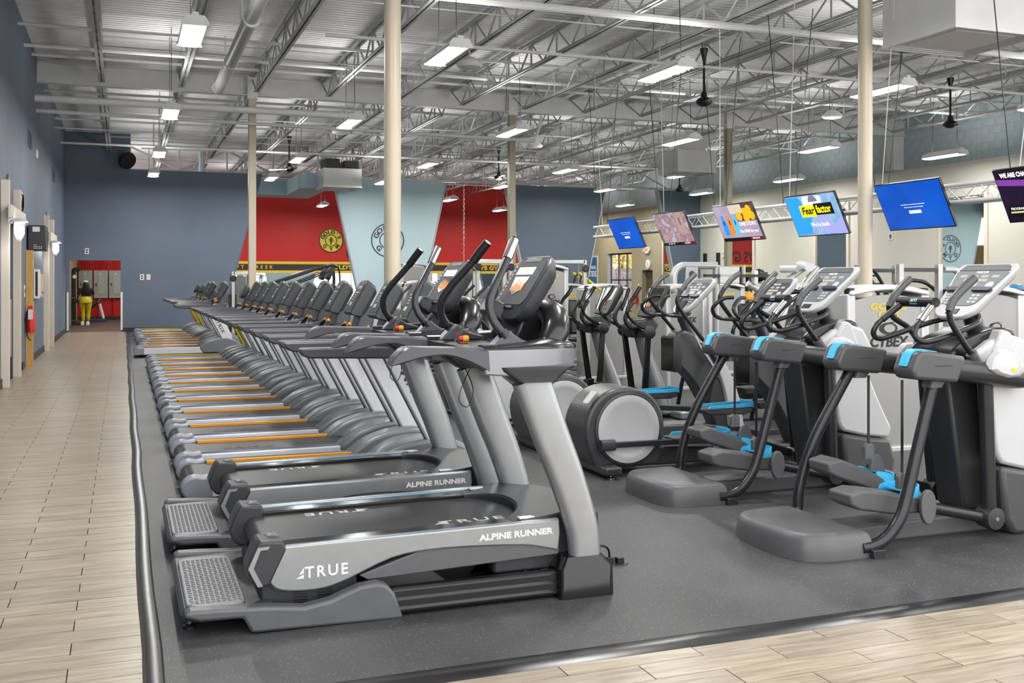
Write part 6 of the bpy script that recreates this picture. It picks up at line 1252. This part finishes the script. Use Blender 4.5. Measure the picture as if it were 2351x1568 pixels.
for s_ in (-1, 1): G().tube([(px+s_*.17, py+.01, 1.29), (px+s_*.22, py+.02, 1.2), (px+s_*.235, py+.05, 1.11)], [.062, .06, .055], 10, 3).ob('sleeve', TOPB, t)
rings_([(.01, -.02, 1.53, .085, .09), (.01, -.05, 1.45, .105, .1), (.02, -.07, 1.35, .12, .075), (.03, -.085, 1.2, .125, .05), (.03, -.085, 1.08, .1, .035), (.03, -.08, 1.03, .05, .02)]).ob('hair', HAIR, t)
rings_([(0, .02, 1.5, .098, .108), (0, .02, 1.545, .09, .1), (0, .02, 1.575, .06, .065), (0, .02, 1.585, .02, .02)]).ob('cap', WHITEP, t)
for s_ in (-1, 1):
    x = px+s_*.085-.02; s = G().loft([[(x+a*w, py-.02+yy, z) for a, yy, z in [(-1, y_, .0), (-1, y_, h*.7), (-.6, y_, h), (.6, y_, h), (1, y_, h*.7), (1, y_, .0)]] for y_, w, h in ((-.1, .04, .06), (-.06, .055, .14), (.03, .06, .16), (.09, .06, .1), (.17, .045, .05))]).ob('shoe', WHITEP, t, bev=.01)
    G().bb(x-.06, x+.06, py-.13, py+.16, .003, .035).ob('sole', LTGREY, s, bev=.008)
for i, (hx, hz) in enumerate(((-.13, 1.13), (.0, 1.15))):
    hnd = G(); hnd.bb(px+hx-.03, px+hx+.03, py+.23, py+.26, hz-.03, hz+.04); hnd.ob('hand', SKIN, t, bev=.01)
    for k in range(4): G().tube([(px+hx-.03+.018*k, py+.25, hz+.03), (px+hx-.03+.018*k+.01, py+.27, hz+.06), (px+hx-.03+.018*k+.015, py+.285, hz+.05)], .008, 6, 2).ob('finger', SKIN, t)
    G().tube([(px+hx+.03, py+.245, hz), (px+hx+.045, py+.26, hz+.03)], .009, 6).ob('thumb', SKIN, t)
tag(G().bb(px-.1, px-.03, py+.285, py+.295, 1.1, 1.25).ob('phone', GLOSSB), 'dark phone held in front of the person', 'phone')
# ---- right wall things
t = thing('exit_sign', (XR-.05, 38, 2.75), 'white exit sign with red letters on the olive wall', 'sign'); G().bb(XR-.11, XR-.03, 37.78, 38.12, 2.72, 2.98).ob('box', WHITEP, t, bev=.01)
g = G(); text(g, 'EXIT', frame((XR-.112, 37.95, 2.86), (0, -1, 0), (0, 0, 1)), .16, heavy=.004); text(g, 'EXIT', frame((37.95*0+XR-.07, 37.778, 2.86), (1, 0, 0), (0, 0, 1)), .04); g.ob('lettering', mat('exit_red', (235, 60, 40), .4, emit=.6), t)
for y in (37.72, 38.18): G().lathe([(.02, -.03), (.06, 0), (.05, .03)], (XR-.1, y, 2.84), 'y', 12).ob('emergency_head', WHITEP, t)
t = thing('wall_clock', (XR-.03, 37.9, 2.1), 'round white clock on the olive wall below the exit sign', 'clock'); G().lathe([(.01, 0), (.19, 0), (.2, -.04), (.18, -.05)], (XR-.03, 37.9, 2.26), 'x', 28).ob('case', WHITEP, t); G().bb(XR-.086, XR-.083, 37.895, 37.905, 2.26, 2.38).bb(XR-.086, XR-.083, 37.82, 37.9, 2.255, 2.265).ob('hands', BLACKINK, t)
t = thing('wall_poster', (XR-.03, 43.4, 1.6), 'blue poster with pale lettering on the olive wall', 'poster'); G().bb(XR-.05, XR-.03, 42.75, 44.1, 1.0, 2.75).ob('frame', CREAM, t); G().bb(XR-.052, XR-.05, 42.82, 44.03, 1.07, 2.68).ob('sheet', mat('poster_blue', (40, 110, 150), .5, 0, .15, 3), t)
g = G(); text(g, "I'D RATHER BE...", frame((XR-.053, 43.42, 2.2), (0, -1, 0), (0, 0, 1)), .2, xs=.75, heavy=.006); text(g, 'OUTSIDE.', frame((XR-.053, 43.42, 1.9), (0, -1, 0), (0, 0, 1)), .36, xs=.75, heavy=.01); g.ob('lettering', WHITEINK, t)
t = thing('thermostat', (XR-.04, 32.05, 2.45), 'white thermostat beside the red reflection on the right wall', 'thermostat'); G().bb(XR-.1, XR-.036, 31.9, 32.2, 2.42, 2.68).ob('case', WHITEP, t, bev=.02); G().bb(XR-.103, XR-.1, 31.96, 32.14, 2.5, 2.62).ob('display', LTGREY, t)
for y, l in ((33.4, 'black speaker panel on the beige wall, left of two'), (32.5, 'black speaker panel on the beige wall, right of two')):
    t = thing('wall_speaker', (XR-.04, y, 2.15), l, 'speaker', 'black wall speakers'); G().bb(XR-.1, XR-.036, y-.09, y+.09, 2.12, 2.6).ob('case', BLACKP, t, bev=.008); G().lathe([(.01, 0), (.05, 0), (.05, -.01)], (XR-.1, y, 2.22), 'x', 14).ob('driver', LTSILVER, t)
t = thing('wall_outlet', (XR-.04, 23.5, 2.75), 'white outlet high on the beige wall under the blue television', 'outlet'); G().bb(XR-.05, XR-.036, 23.4, 23.58, 2.72, 2.92).ob('plate', WHITEP, t, bev=.003); G().bb(XR-.054, XR-.05, 23.45, 23.53, 2.76, 2.88).ob('socket', MIDGREY, t)
t = thing('fire_extinguisher', (XR-.1, 38.85, .6), 'red fire extinguisher on the olive wall by the dark door', 'extinguisher'); G().lathe([(.02, .6), (.08, .62), (.08, .95), (.03, 1.02)], (XR-.13, 38.85, 0), 'z', 14).ob('cylinder', REDP, t); G().bb(XR-.17, XR-.09, 38.8, 38.9, 1.0, 1.08).ob('valve', BLACKP, t); G().bb(XR-.06, XR-.03, 38.82, 38.88, .75, .85).ob('wall_bracket', BLACKP, t)
tag(G().bb(XR-.045, XR-.031, 38.75-.04, 38.75+.04, 1.2, 1.45).ob('switch_plate', WHITEP, bev=.003), 'white switch plate on the olive wall by the dark door', 'switch')
# yellow stretching frame by the window
t = thing('stretch_frame', (15.5, 33.0, 0), 'yellow slanted stretching frame in front of the tall window', 'exercise frame')
for y in (32.8, 33.3): tube_part(t, 'slanted_rail', YELLOW, [(14.9, y, 1.85), (16.2, y, .9), (16.9, y, .05)], .05, 8, 0); tube_part(t, 'rear_leg', BLACKP, [(15.0, y, 1.8), (14.5, y, .02)], .04, 8, 0)
for k in range(3): G().tube([(15.0+.5*k, 32.8, 1.78-.36*k), (15.0+.5*k, 33.3, 1.78-.36*k)], .03, 8).ob('rung', BLACKP, t)
